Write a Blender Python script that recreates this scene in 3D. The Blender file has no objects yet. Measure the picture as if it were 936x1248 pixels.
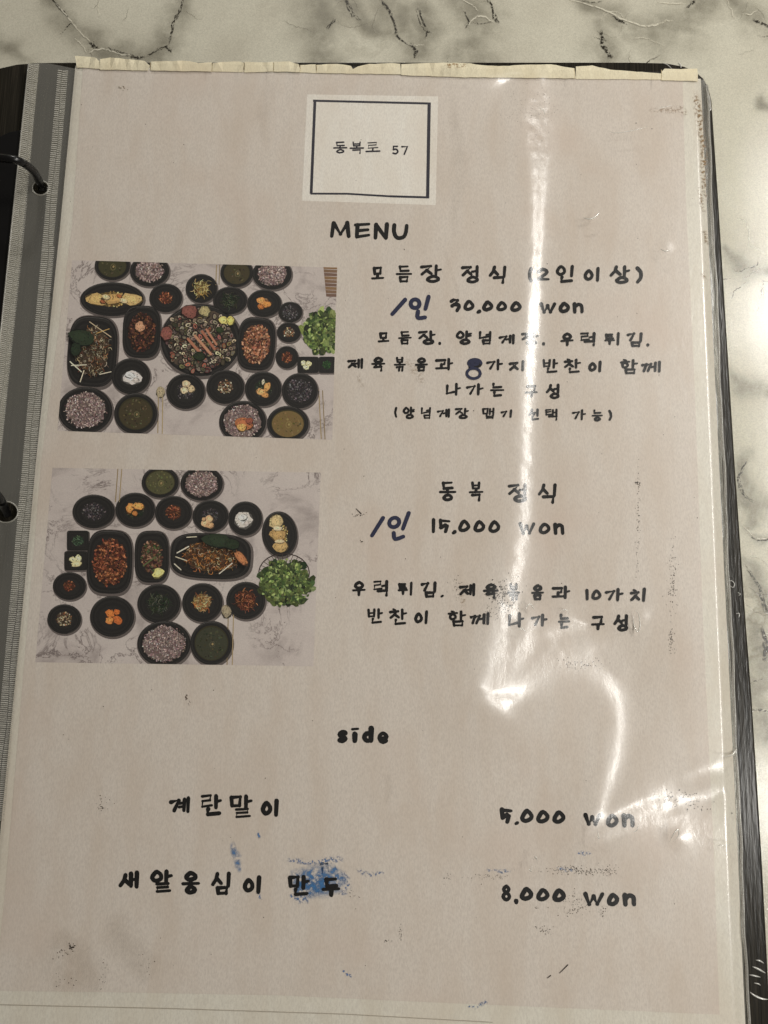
import bpy, math, random
import numpy as np
from mathutils import Matrix, Vector, Euler, noise as mnoise

# ------------------------------------------------------------ camera
sc = bpy.context.scene
col = sc.collection
FPX = 900.0                       # focal length in photo pixels (photo 936 x 1248)
CAM = Vector((0.0067, -0.0390, 0.2208))
ROT = (Matrix.Rotation(math.radians(1.42), 3, 'Z') @ Matrix.Rotation(math.radians(0.36), 3, 'Y')
       @ Matrix.Rotation(math.radians(8.64), 3, 'X'))
cd = bpy.data.cameras.new('camera')
cd.sensor_fit = 'HORIZONTAL'; cd.sensor_width = 36.0; cd.lens = 36.0 * FPX / 936.0
cd.clip_start = 0.005; cd.clip_end = 50
cam = bpy.data.objects.new('camera', cd); col.objects.link(cam)
M = ROT.to_4x4(); M.translation = CAM; cam.matrix_world = M
sc.camera = cam

def ray(u, v):
    return ROT @ Vector(((u - 468) / FPX, (624 - v) / FPX, -1.0))
def P(u, v, z=0.0):
    """point of the horizontal plane at height z that stands at this place of the layout"""
    d = ray(u, v); t = (z - CAM.z) / d.z
    return CAM + d * t

# ------------------------------------------------------------ light
w = bpy.data.worlds.new('World'); sc.world = w; w.use_nodes = True
bg = w.node_tree.nodes['Background']
bg.inputs[0].default_value = (1.0, 0.93, 0.83, 1); bg.inputs[1].default_value = 0.06
sc.view_settings.view_transform = 'Standard'; sc.view_settings.look = 'None'
sc.view_settings.exposure = 0.09; sc.view_settings.gamma = 1.0
LZ = 0.75                          # lamp bars and added lights hang this far above the table
def mirror(u, v, z0):
    """where the lamp plane is met by the line of sight after a level mirror at height z0"""
    p = P(u, v, z0); d = ray(u, v)
    t = (LZ - z0) / -d.z
    return Vector((p.x + d.x * t, p.y + d.y * t, LZ))
def lamp(name, pos, sx, sy, power, color=(0.99, 0.965, 0.91), rz=0, spread=math.pi):
    l = bpy.data.lights.new(name, 'AREA'); l.shape = 'RECTANGLE'; l.size = sx; l.size_y = sy
    l.energy = power; l.color = color; l.spread = spread
    o = bpy.data.objects.new(name, l); col.objects.link(o); o.location = pos
    o.rotation_euler = (0, 0, rz); return o
TZ = -0.0075
mA = mirror(935, 372, TZ); mB = mirror(946, 985, TZ)
lamp('ceiling_lamp_bar', mA + Vector((0.075, 0, 0)), 0.20, 0.040, 1.8)
lamp('ceiling_lamp_bar', mB + Vector((0.06, 0, 0)), 0.20, 0.058, 1.6)
mC = mirror(1010, 520, 0)
STRIPX = mC.x; YW, TIE, BASE, LOW, TIEL = .1, 5e-4, -.045, .0026, .02
lamp('glare_strip', Vector((mC.x, 0.15, LZ)), 0.030, 1.1, 7.0)  # added unseen strip, there to draw the long glare on the film
lamp('fill_panel', Vector((0.82, 0.30, LZ)), 0.2, 0.2, 1.0)  # added fill from the right, so brightness falls off to the lower left
lamp('fill_panel', Vector((-0.12, 1.38, LZ)), 0.2, 0.2, 9.6)  # added fill from beyond the top left, evens out the brightness

# ------------------------------------------------------------ helpers
random.seed(5)
R = random.Random(11)
def lin(c):
    c = c / 255.0
    return c / 12.92 if c <= 0.04045 else ((c + 0.055) / 1.055) ** 2.4
def C(r, g, b, k=1.0):
    return (min(lin(r) * k, .9), min(lin(g) * k, .9), min(lin(b) * k, .9), 1.0)

C_ = C
def link(name, mesh, mat=None, parent=None):
    o = bpy.data.objects.new(name, mesh); col.objects.link(o)
    if mat: mesh.materials.append(mat)
    if parent: o.parent = parent
    return o
def empty(name, label, cat, loc=(0, 0, 0)):
    o = bpy.data.objects.new(name, None); col.objects.link(o); o.location = loc
    o['label'] = label; o['category'] = cat; o.empty_display_size = 0.01
    return o

class Nodes:
    def __init__(s, name):
        s.m = bpy.data.materials.new(name); s.m.use_nodes = True
        s.t = s.m.node_tree; s.t.nodes.clear()
        s.out = s.n('ShaderNodeOutputMaterial')
        s.tc = s.n('ShaderNodeNewGeometry')
    def n(s, typ, **kw):
        nd = s.t.nodes.new(typ)
        for k, v in kw.items():
            if k.startswith('i_'): nd.inputs[k[2:].replace('_', ' ')].default_value = v
            else: setattr(nd, k, v)
        return nd
    def l(s, a, b): s.t.links.new(a, b)
    def pos(s, scale=(1, 1, 1), rz=0):
        mp = s.n('ShaderNodeMapping'); mp.inputs['Scale'].default_value = scale
        mp.inputs['Rotation'].default_value = (0, 0, rz)
        s.l(s.tc.outputs['Position'], mp.inputs['Vector']); return mp.outputs[0]
    def noise(s, scale, detail=3, rough=.55, dist=0, vec=None):
        nd = s.n('ShaderNodeTexNoise'); nd.inputs['Scale'].default_value = scale
        nd.inputs['Detail'].default_value = detail; nd.inputs['Roughness'].default_value = rough
        nd.inputs['Distortion'].default_value = dist
        s.l(vec if vec is not None else s.pos(), nd.inputs['Vector']); return nd.outputs[0]
    def ramp(s, fac, stops):
        r = s.n('ShaderNodeValToRGB'); e = r.color_ramp.elements
        while len(e) < len(stops): e.new(0.5)
        for el, (p, c) in zip(e, stops):
            el.position = p; el.color = c if len(c) == 4 else (*c, 1)
        s.l(fac, r.inputs[0]); return r.outputs[0]
    def math(s, op, a, b=None, c=None, clamp=False):
        m = s.n('ShaderNodeMath', operation=op); m.use_clamp = clamp
        for i, x in enumerate((a, b, c)):
            if x is None: continue
            if isinstance(x, (int, float)): m.inputs[i].default_value = x
            else: s.l(x, m.inputs[i])
        return m.outputs[0]
    def mix(s, fac, a, b, blend='MIX'):
        m = s.n('ShaderNodeMix', data_type='RGBA', blend_type=blend)
        for idx, x in ((0, fac), (6, a), (7, b)):
            if isinstance(x, (int, float)): m.inputs[idx].default_value = x
            elif isinstance(x, tuple): m.inputs[idx].default_value = x if len(x) == 4 else (*x, 1)
            else: s.l(x, m.inputs[idx])
        return m.outputs[2]
    def bump(s, h, strength, dist, nrm=None):
        b = s.n('ShaderNodeBump'); b.inputs['Strength'].default_value = strength
        b.inputs['Distance'].default_value = dist; s.l(h, b.inputs['Height'])
        if nrm is not None: s.l(nrm, b.inputs['Normal'])
        return b.outputs[0]
    def principled(s, base, rough=.6, spec=.5, normal=None, coat=0, coat_rough=.1):
        p = s.n('ShaderNodeBsdfPrincipled')
        for k, x in (('Base Color', base), ('Roughness', rough), ('Specular IOR Level', spec)):
            if isinstance(x, (int, float)): p.inputs[k].default_value = x
            elif isinstance(x, tuple): p.inputs[k].default_value = x if len(x) == 4 else (*x, 1)
            else: s.l(x, p.inputs[k])
        if normal is not None: s.l(normal, p.inputs['Normal'])
        p.inputs['Coat Weight'].default_value = coat; p.inputs['Coat Roughness'].default_value = coat_rough
        s.l(p.outputs[0], s.out.inputs[0]); return p
    def attr(s, name):
        return s.n('ShaderNodeAttribute', attribute_name=name)

# ------------------------------------------------------------ materials
def mat_marble():
    s = Nodes('marble_print')
    v = s.pos()
    cloud = s.noise(14, 5, .6, .6)
    base = s.ramp(cloud, [(.30, C(186, 180, 163, 1.08)), (.48, C(197, 192, 175, 1.12)), (.72, C(203, 199, 182, 1.12))])
    n1 = s.noise(9, 6, .62, 1.2)
    vein = s.math('ABSOLUTE', s.math('SUBTRACT', n1, .5))
    vm = s.ramp(vein, [(0, (1, 1, 1)), (.022, (.0, .0, .0))])
    msk = s.ramp(s.noise(11, 2, .5), [(.54, (0, 0, 0)), (.66, (.4, .4, .4))])
    f = s.math('MULTIPLY', vm, msk)
    c = s.mix(f, base, C(120, 112, 92, 1.1))
    g = s.noise(2600, 2, .6)
    c2 = s.mix(.55, c, s.ramp(g, [(.3, (.66, .66, .66)), (.66, (1.05, 1.05, 1.05))]), 'MULTIPLY')
    h = s.noise(2300, 2, .55)
    s.principled(c2, .10, .4, s.bump(h, .16, .0002))
    return s.m

def mat_soft(name, colr, nscale=900, lo=.42, hi=.6, strength=1.0, rough=.5):
    """pigment whose cover follows the point attribute 'cover' times a noise"""
    s = Nodes(name)
    a = s.attr('cover').outputs['Fac']
    n = s.ramp(s.noise(nscale, 4, .65), [(lo, (0, 0, 0)), (hi, (1, 1, 1))])
    f = s.math('MULTIPLY', s.math('MULTIPLY', a, n), strength, clamp=True)
    d = s.n('ShaderNodeBsdfPrincipled'); d.inputs['Base Color'].default_value = colr
    d.inputs['Roughness'].default_value = rough
    t = s.n('ShaderNodeBsdfTransparent'); m = s.n('ShaderNodeMixShader')
    s.l(f, m.inputs[0]); s.l(t.outputs[0], m.inputs[1]); s.l(d.outputs[0], m.inputs[2])
    s.l(m.outputs[0], s.out.inputs[0]); return s.m

def mat_paper(name, rgb, k=1.27, tint=True):
    s = Nodes(name)
    base = C(*rgb, k)
    g = s.noise(2400, 3, .65, vec=s.pos((1.15, .42, 1)))
    c = s.mix(1.0, base, s.ramp(g, [(.34, (.88, .87, .86)), (.62, (1.03, 1.03, 1.02))]), 'MULTIPLY')
    st = s.noise(60, 4, .6, .3, vec=s.pos((1.6, .45, 1)))
    c = s.mix(s.ramp(st, [(.42, (0, 0, 0)), (.75, (.55, .55, .55))]), c, C(rgb[0] - 14, rgb[1] - 20, rgb[2] - 26, k))
    wl = s.noise(26, 3, .5)
    c = s.mix(s.ramp(wl, [(.55, (0, 0, 0)), (.75, (.45, .45, .45))]), c, C(rgb[0] - 8, rgb[1] - 16, rgb[2] - 20, k))
    s.principled(c, .75, .25, s.bump(g, .25, .0001))
    return s.m

def mat_print(name='printed_ink'):
    s = Nodes(name)
    a = s.attr('pigment').outputs['Color']
    g = s.noise(2600, 2, .6)
    c = s.mix(.7, a, s.ramp(g, [(.3, (.72, .72, .72)), (.7, (1, 1, 1))]), 'MULTIPLY')
    s.principled(c, .7, .2); return s.m

def mat_photo_marble():
    s = Nodes('printed_marble_table')
    cl = s.noise(70, 5, .6, .5)
    base = s.ramp(cl, [(.28, C(146, 136, 132, 1.3)), (.46, C(179, 169, 164, 1.38)), (.7, C(186, 177, 171, 1.38))])
    n = s.noise(58, 6, .66, 1.5)
    v = s.ramp(s.math('ABSOLUTE', s.math('SUBTRACT', n, .5)), [(0, (1, 1, 1)), (.02, (0, 0, 0))])
    mk = s.ramp(s.noise(45, 2, .5), [(.44, (0, 0, 0)), (.58, (.85, .85, .85))])
    c = s.mix(s.math('MULTIPLY', v, mk), base, C(98, 86, 84, 1.1))
    g = s.noise(3000, 2, .6)
    c = s.mix(.7, c, s.ramp(g, [(.3, (.8, .8, .8)), (.7, (1, 1, 1))]), 'MULTIPLY')
    s.principled(c, .7, .2); return s.m

def mat_plain(name, rgb, rough=.5, spec=.5, k=1.0, bumpscale=None, bumpstr=.2, coat=0):
    s = Nodes(name)
    n = s.noise(400, 3, .6)
    c = s.mix(.5, C(*rgb, k), s.ramp(n, [(.3, (.7, .7, .7)), (.7, (1, 1, 1))]), 'MULTIPLY')
    nr = s.bump(s.noise(bumpscale, 2, .6), bumpstr, .0003) if bumpscale else None
    s.principled(c, rough, spec, nr, coat); return s.m

def mat_cover():
    s = Nodes('grained_dark_cover')
    fine = s.noise(1500, 3, .6, vec=s.pos((2.2, .02, 1), math.radians(2.5)))
    med = s.noise(160, 3, .6, vec=s.pos((2.0, .08, 1), math.radians(2.5)))
    c = s.ramp(fine, [(.30, C(26, 24, 20)), (.5, C(40, 37, 31)), (.70, C(58, 53, 45))])
    c = s.mix(.6, c, s.ramp(med, [(.3, (.55, .55, .55)), (.7, (1, 1, 1))]), 'MULTIPLY')
    spk = s.noise(1100, 2, .6, vec=s.pos((1, .12, 1)))
    s.principled(c, .22, .2, s.bump(spk, .2, .0003)); return s.m

def mat_film(name='clear_film', f0=.06, rough=.17, haze=.003, bumps=(.10, .05), tint=(.985, .98, .97)):
    s = Nodes(name)
    scr = s.noise(520, 4, .7, .3, vec=s.pos((1, .55, 1)))
    med = s.noise(85, 3, .5)
    nr = s.bump(med, bumps[1], .0012)
    nr = s.bump(scr, bumps[0], .0004, nr)
    t = s.n('ShaderNodeBsdfTransparent'); t.inputs[0].default_value = (*tint, 1)
    g = s.n('ShaderNodeBsdfGlossy'); g.inputs['Roughness'].default_value = rough
    g.inputs['Color'].default_value = (1, 1, 1, 1); s.l(nr, g.inputs['Normal'])
    g2 = s.n('ShaderNodeBsdfGlossy'); g2.inputs['Roughness'].default_value = .34
    g2.inputs['Color'].default_value = (1, 1, 1, 1); s.l(nr, g2.inputs['Normal'])
    gm = s.n('ShaderNodeMixShader'); gm.inputs[0].default_value = .48
    s.l(g.outputs[0], gm.inputs[1]); s.l(g2.outputs[0], gm.inputs[2])
    lw = s.n('ShaderNodeLayerWeight'); lw.inputs['Blend'].default_value = .5
    f = s.math('MULTIPLY_ADD', s.math('POWER', lw.outputs['Facing'], 5.0), 1 - f0, f0, clamp=True)
    m = s.n('ShaderNodeMixShader'); s.l(f, m.inputs[0]); s.l(t.outputs[0], m.inputs[1]); s.l(gm.outputs[0], m.inputs[2])
    d = s.n('ShaderNodeBsdfDiffuse'); d.inputs[0].default_value = (.8, .77, .7, 1)
    m2 = s.n('ShaderNodeMixShader'); m2.inputs[0].default_value = haze
    s.l(m.outputs[0], m2.inputs[1]); s.l(d.outputs[0], m2.inputs[2])
    s.l(m2.outputs[0], s.out.inputs[0]); return s.m

MARBLE = mat_marble(); COVER = mat_cover()
MARGIN = mat_paper('white_paper', (189, 185, 175), 1.42)
BEIGE = mat_paper('beige_printed_paper', (181, 173, 165), 1.46)
LOGOP = mat_paper('logo_patch_paper', (199, 195, 188), 1.45)
CREAM = mat_paper('yellowed_paper', (198, 190, 166), 1.42)
INK = mat_print(); PHOTOM = mat_photo_marble()
BLACK = mat_plain('black_plastic', (16, 15, 15), .3, .5)
FILM = mat_film()
STRIPF = mat_film('frosted_strip_film', .07, .22, .07, (.2, .1), (.95, .95, .92))
WELD = mat_film('welded_film', .10, .25, .22, (.4, .2), (.9, .89, .85))

def film_z(u, v):
    j = (v - 83) / 1207 * (NY - 1); u0 = 91 - (v - 83) * .0985; u1 = 859 + (v - 96) * .0437
    i = (u - u0) / (u1 - u0) * (NX - 1)
    j = min(max(j, 0), NY - 1.001); i = min(max(i, 0), NX - 1.001); a, b = int(j), int(i); fj, fi = j - a, i - b
    return float((hz[a, b] * (1 - fi) + hz[a, b + 1] * fi) * (1 - fj) + (hz[a + 1, b] * (1 - fi) + hz[a + 1, b + 1] * fi) * fj)

# ------------------------------------------------------------ flat print painter
class Print:
    """flat coloured print: polygons in layout units, each a hair above the one before"""
    def __init__(s, z, step=5e-7, clip=None, film=False):
        s.film = film; s.v = []; s.f = []; s.c = []; s.z = z; s.step = step; s.clip = clip
    def poly(s, pts, c):
        if s.clip: pts = clip_poly(pts, s.clip)
        if len(pts) < 3: return
        b = len(s.v); s.z += s.step
        for (u, v) in pts: s.v.append(P(u, v, s.z + (film_z(u, v) if s.film else 0)))
        idx = list(range(b, b + len(pts)))
        ar = sum(pts[i][0] * pts[(i + 1) % len(pts)][1] - pts[(i + 1) % len(pts)][0] * pts[i][1] for i in range(len(pts)))
        if ar > 0: idx.reverse()
        s.f.append(idx); s.c.append(c)
    def blob(s, x, y, rx, ry, rot, c, n=7, jit=.2, r=R):
        ca, sa = math.cos(rot), math.sin(rot); pts = []
        for i in range(n):
            a = 2 * math.pi * i / n; k = 1 + r.uniform(-jit, jit)
            px, py = rx * k * math.cos(a), ry * k * math.sin(a)
            pts.append((x + px * ca - py * sa, y + px * sa + py * ca))
        s.poly(pts, c)
    def stroke(s, pts, w0, w1, c, cap=True):
        """ribbon with round ends through pts (a convex quad per segment, discs at joints)"""
        n = len(pts)
        tot = sum(math.dist(pts[i], pts[i + 1]) for i in range(n - 1)) or 1
        left = []; right = []; acc = 0
        for i in range(n):
            if i == 0: d = (pts[1][0] - pts[0][0], pts[1][1] - pts[0][1])
            elif i == n - 1: d = (pts[-1][0] - pts[-2][0], pts[-1][1] - pts[-2][1])
            else:
                d = (pts[i + 1][0] - pts[i - 1][0], pts[i + 1][1] - pts[i - 1][1])
            if i: acc += math.dist(pts[i - 1], pts[i])
            L = math.hypot(*d) or 1; wv = (w0 + (w1 - w0) * acc / tot) / 2
            nx, ny = -d[1] / L * wv, d[0] / L * wv
            left.append((pts[i][0] + nx, pts[i][1] + ny)); right.append((pts[i][0] - nx, pts[i][1] - ny))
        for i in range(n - 1):
            s.poly([left[i], left[i + 1], right[i + 1], right[i]], c)
        for i in range(n):
            if i in (0, n - 1) and not cap: continue
            wv = math.dist(left[i], right[i]) / 2
            if i in (0, n - 1): s.blob(*pts[i], wv * .98, wv * .98, 0, c, 8, .06)
            else:
                wq = max(wv, w0 / 2 + (w1 - w0) / 2 * .5) * .98
                s.blob(*pts[i], wq, wq, 0, c, 8, .03)
    def build(s, name, parent, mat=None, **props):
        me = bpy.data.meshes.new(name); me.from_pydata([tuple(p) for p in s.v], [], s.f)
        at = me.attributes.new('pigment', 'FLOAT_COLOR', 'FACE')
        at.data.foreach_set('color', np.array(s.c, dtype=np.float32).ravel())
        o = link(name, me, mat or INK, parent)
        for k, v in props.items(): o[k] = v
        return o

def clip_poly(pts, quad):
    out = list(pts)
    for i in range(len(quad)):
        a = quad[i]; b = quad[(i + 1) % len(quad)]
        def side(p): return (b[0] - a[0]) * (p[1] - a[1]) - (b[1] - a[1]) * (p[0] - a[0])
        new = []
        for j in range(len(out)):
            p, q = out[j], out[(j + 1) % len(out)]
            sp, sq = side(p), side(q)
            if sp >= 0: new.append(p)
            if (sp >= 0) != (sq >= 0):
                t = sp / (sp - sq); new.append((p[0] + (q[0] - p[0]) * t, p[1] + (q[1] - p[1]) * t))
        out = new
        if len(out) < 3: return []
    return out

def soft_ribbon(name, pts, widths, z, mat, parent, peak=1.0, na=9, jit=0, seg=3, seed=0, film=False, endf=.12):
    """a ribbon whose 'cover' falls to nothing at its sides and ends"""
    r = random.Random(seed)
    q = []
    for i in range(len(pts) - 1):
        for k in range(seg):
            t = k / seg
            q.append((pts[i][0] + (pts[i + 1][0] - pts[i][0]) * t + r.uniform(-jit, jit),
                      pts[i][1] + (pts[i + 1][1] - pts[i][1]) * t + r.uniform(-jit, jit),
                      widths[i] + (widths[i + 1] - widths[i]) * t))
    q.append((*pts[-1], widths[-1]))
    n = len(q); vs = []; cv = []
    for i in range(n):
        a = q[max(i - 1, 0)]; b = q[min(i + 1, n - 1)]
        dx, dy = b[0] - a[0], b[1] - a[1]; L = math.hypot(dx, dy) or 1
        for k in range(na):
            t = k / (na - 1) * 2 - 1
            uu_, vv_ = q[i][0] - dy / L * q[i][2] / 2 * t, q[i][1] + dx / L * q[i][2] / 2 * t
            vs.append(tuple(P(uu_, vv_, z + (film_z(uu_, vv_) if film else 0))))
            e = min(1, min(i, n - 1 - i) / max(1, n * endf)); e = e * e * (3 - 2 * e)
            cv.append(peak * (1 - t * t) ** 1.3 * e)
    fs = [(i * na + k, i * na + k + 1, (i + 1) * na + k + 1, (i + 1) * na + k) for i in range(n - 1) for k in range(na - 1)]
    me = bpy.data.meshes.new(name); me.from_pydata(vs, [], fs)
    at = me.attributes.new('cover', 'FLOAT', 'POINT'); at.data.foreach_set('value', np.array(cv, dtype=np.float32))
    return link(name, me, mat, parent)

def slab(name, outline, ztop, thick, mat, parent, bevel=0.0):
    """a plate of that outline with real thickness"""
    top = [P(u, v, ztop) for (u, v) in outline]; n = len(top)
    vs = [tuple(p) for p in top] + [(p.x, p.y, ztop - thick) for p in top]
    ar = sum(top[i].x * top[(i + 1) % n].y - top[(i + 1) % n].x * top[i].y for i in range(n))
    f = list(range(n)); g = [i + n for i in reversed(range(n))]
    sides = [(i, i + n, (i + 1) % n + n, (i + 1) % n) for i in range(n)]
    if ar < 0: f.reverse(); g.reverse(); sides = [tuple(reversed(q)) for q in sides]
    me = bpy.data.meshes.new(name); me.from_pydata(vs, [], [f, g] + sides)
    o = link(name, me, mat, parent)
    if bevel:
        b = o.modifiers.new('bevel', 'BEVEL'); b.width = bevel; b.segments = 3; b.limit_method = 'ANGLE'
        b.angle_limit = math.radians(50)
    return o

def tube(name, path, rad, mat, parent, ns=12, smooth=True):
    n = len(path); vs = []; fs = []
    for i, p in enumerate(path):
        a = path[max(i - 1, 0)]; b = path[min(i + 1, n - 1)]
        t = (b - a).normalized(); up = Vector((0, 0, 1)) if abs(t.z) < .9 else Vector((0, 1, 0))
        x = t.cross(up).normalized(); y = x.cross(t)
        r_ = rad[i] if isinstance(rad, (list, tuple)) else rad
        for k in range(ns):
            an = 2 * math.pi * k / ns; vs.append(tuple(p + (x * math.cos(an) + y * math.sin(an)) * r_))
    for i in range(n - 1):
        for k in range(ns):
            fs.append((i * ns + k, i * ns + (k + 1) % ns, (i + 1) * ns + (k + 1) % ns, (i + 1) * ns + k))
    fs += [list(reversed(range(ns))), [(n - 1) * ns + k for k in range(ns)]]
    me = bpy.data.meshes.new(name); me.from_pydata(vs, [], fs)
    if smooth: me.polygons.foreach_set('use_smooth', [True] * len(fs))
    return link(name, me, mat, parent)

def catmull(pts, seg=5, closed=False):
    n = len(pts); out = []
    rng = range(n if closed else n - 1)
    for i in rng:
        g = (lambda j: pts[j % n]) if closed else (lambda j: pts[min(max(j, 0), n - 1)])
        p0, p1, p2, p3 = g(i - 1), g(i), g(i + 1), g(i + 2)
        for k in range(seg):
            t = k / seg
            out.append(tuple(.5 * (2 * b + (c - a) * t + (2 * a - 5 * b + 4 * c - d) * t * t + (3 * b - a - 3 * c + d) * t ** 3)
                             for a, b, c, d in zip(p0, p1, p2, p3)))
    out.append(tuple(pts[0] if closed else pts[-1]))
    return out

# ------------------------------------------------------------ table
tab = slab('tabletop', [(-900, -900), (1900, -900), (1900, 2200), (-900, 2200)], TZ, .02, MARBLE, None)
tab['kind'] = 'structure'
GREYV = mat_soft('grey_vein_cloud', C(134, 129, 114, 1.1), 110, .20, .80, .80, .25)
DARKV = mat_soft('dark_vein_line', C(48, 43, 34), 1100, .42, .58, 1.15, .25)
PALEV = mat_soft('pale_vein_line', C(216, 210, 192, 1.1), 700, .28, .55, .85, .25)
zt = TZ + .00012
veins = [
 # kind, points, widths
 ('g', [(52, -8), (72, 18), (92, 34), (110, 52), (128, 62), (160, 66), (178, 72)], [10, 20, 20, 22, 26, 22, 14]),
 ('d', [(62, -6), (68, 6), (78, 15), (85, 24)], [3, 4, 4, 2]),
 ('w', [(66, 2), (80, 18), (90, 30), (100, 42), (112, 52)], [1.6, 2, 2, 2, 1.4]),
 ('d', [(111, 51), (115, 57), (120, 59)], [3, 7, 3]),
 ('w', [(106, 66), (114, 61), (126, 59), (140, 64), (150, 67), (162, 67)], [1.5, 2, 2.3, 2, 2, 1.2]),
 ('d', [(126, 58), (140, 62), (152, 67), (166, 70), (178, 69)], [1.2, 2.4, 1.5, 5, 2]),
 ('g', [(222, -8), (216, 16), (207, 36), (200, 58), (184, 70), (160, 76)], [12, 22, 24, 30, 30, 18]),
 ('d', [(224, -4), (219, 12), (210, 28), (209, 42), (205, 54)], [3, 3, 4.5, 3.5, 2]),
 ('d', [(202, 56), (205, 58), (208, 63)], [5, 6, 2]),
 ('d', [(205, 56), (192, 61), (180, 68)], [2, 2.5, 3]),
 ('w', [(90, 46), (100, 55), (106, 66)], [1.3, 1.6, 1]),
 ('g', [(0, 58), (20, 64), (36, 72)], [14, 16, 8]),
 ('g', [(384, -8), (392, 14), (388, 36), (392, 58), (398, 74)], [26, 40, 34, 32, 24]),
 ('g', [(416, -8), (430, 12), (442, 26), (462, 38), (480, 42)], [22, 22, 14, 12, 10]),
 ('d', [(420, -4), (426, 8), (431, 19), (440, 24)], [6, 4, 3, 1.5]),
 ('d', [(399, 34), (405, 27), (408, 22)], [2, 3, 1]),
 ('d', [(462, -2), (472, 10), (480, 26), (484, 44), (498, 56)], [4, 7, 5, 4, 3]),
 ('g', [(468, -8), (486, 16), (492, 38), (502, 60)], [26, 34, 24, 22]),
 ('d', [(508, 8), (513, 24), (520, 38), (519, 48)], [4, 5, 4, 2]),
 ('d', [(500, 52), (506, 64), (503, 70)], [6, 9, 4]),
 ('w', [(498, 54), (508, 55), (518, 55)], [1, 1.6, 1]),
 ('d', [(518, 36), (526, 40)], [1.5, 1]),
 ('g', [(512, 4), (524, 40), (508, 64)], [20, 26, 22]),
 ('g', [(552, -8), (568, 14), (588, 22), (604, 16)], [24, 36, 34, 20]),
 ('w', [(562, -2), (576, 6), (583, 14)], [1.2, 1.8, 1]),
 ('w', [(568, 33), (576, 24), (582, 19), (592, 21), (604, 29)], [1, 2.2, 2.8, 2.6, 1]),
 ('d', [(564, 12), (571, 26), (566, 33)], [2.6, 3.4, 1.5]),
 ('d', [(593, -2), (600, 8), (603, 22), (608, 28)], [5, 3, 6, 2]),
 ('g', [(556, 62), (574, 60), (590, 72)], [22, 24, 20]),
 ('w', [(684, -4), (704, 2), (722, 7), (742, 14), (760, 24), (786, 32), (800, 30), (812, 25), (826, 25)], [1, 1.5, 2, 2.4, 2.4, 2.6, 3, 2.2, 1]),
 ('g', [(700, -4), (724, 8), (748, 22), (772, 34), (800, 40), (832, 30), (846, 14), (852, -6)], [6, 14, 22, 30, 36, 42, 40, 40]),
 ('g', [(736, 20), (752, 28), (770, 36), (796, 40)], [7, 14, 18, 14]),
 ('g', [(748, 24), (768, 34), (792, 36)], [7, 12, 8]),
 ('d', [(746, 20), (754, 26), (764, 30)], [2, 5, 2]),
 ('w', [(768, 47), (784, 46), (794, 48)], [1, 1.6, 1]),
 ('w', [(800, 2), (820, 4), (836, 5)], [1, 1.8, 1.2]),
 ('d', [(848, 0), (842, 6), (836, 9)], [6, 4, 2.4]),
 ('d', [(731, 36), (735, 48), (733, 54), (740, 62), (746, 72)], [7, 8, 9, 6, 9]),
 ('g', [(728, 28), (736, 50), (744, 72)], [14, 22, 26]),
 ('g', [(884, -6), (902, 10), (918, 22), (940, 34)], [10, 22, 26, 22]),
 ('d', [(918, 24), (928, 28), (938, 34)], [4, 7, 5]),
 ('w', [(904, 16), (914, 18), (924, 12)], [1, 1.6, 1]),
 ('g', [(884, 302), (896, 316), (910, 328), (936, 330), (960, 322)], [6, 14, 22, 16, 10]),
 ('g', [(930, 122), (934, 130)], [8, 10]),
 ('g', [(893, 458), (912, 472), (940, 476)], [10, 18, 16]),
 ('g', [(904, 560), (902, 585), (912, 604), (924, 616), (922, 636), (912, 642)], [12, 16, 22, 20, 12, 6]),
 ('d', [(912, 560), (904, 574), (900, 584), (904, 598), (910, 606), (920, 612)], [4, 3, 4, 3, 2, 2.5]),
 ('w', [(903, 640), (912, 646), (918, 655), (928, 657), (940, 656)], [1.6, 2.2, 2.4, 2.4, 2]),
 ('d', [(914, 652), (922, 657), (932, 658), (940, 655)], [1.5, 3, 2.5, 2]),
 ('d', [(908, 690), (916, 702), (926, 716), (929, 730), (936, 748)], [1.5, 2.4, 3.4, 5, 9]),
 ('g', [(904, 680), (918, 698), (930, 722), (940, 752)], [8, 14, 18, 26]),
 ('w', [(914, 678), (926, 680), (940, 694)], [1, 1.5, 1]),
 ('g', [(920, 762), (934, 790), (930, 830), (920, 850)], [20, 40, 34, 18]),
 ('d', [(930, 764), (936, 790), (931, 806)], [4, 9, 4]),
 ('d', [(918, 866), (926, 866), (936, 868)], [3, 5, 3]),
 ('w', [(916, 865), (926, 868), (933, 864), (940, 868)], [1, 1.8, 2, 1.6]),
 ('g', [(914, 820), (922, 850), (930, 880), (944, 900)], [16, 26, 24, 20]),
]
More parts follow.
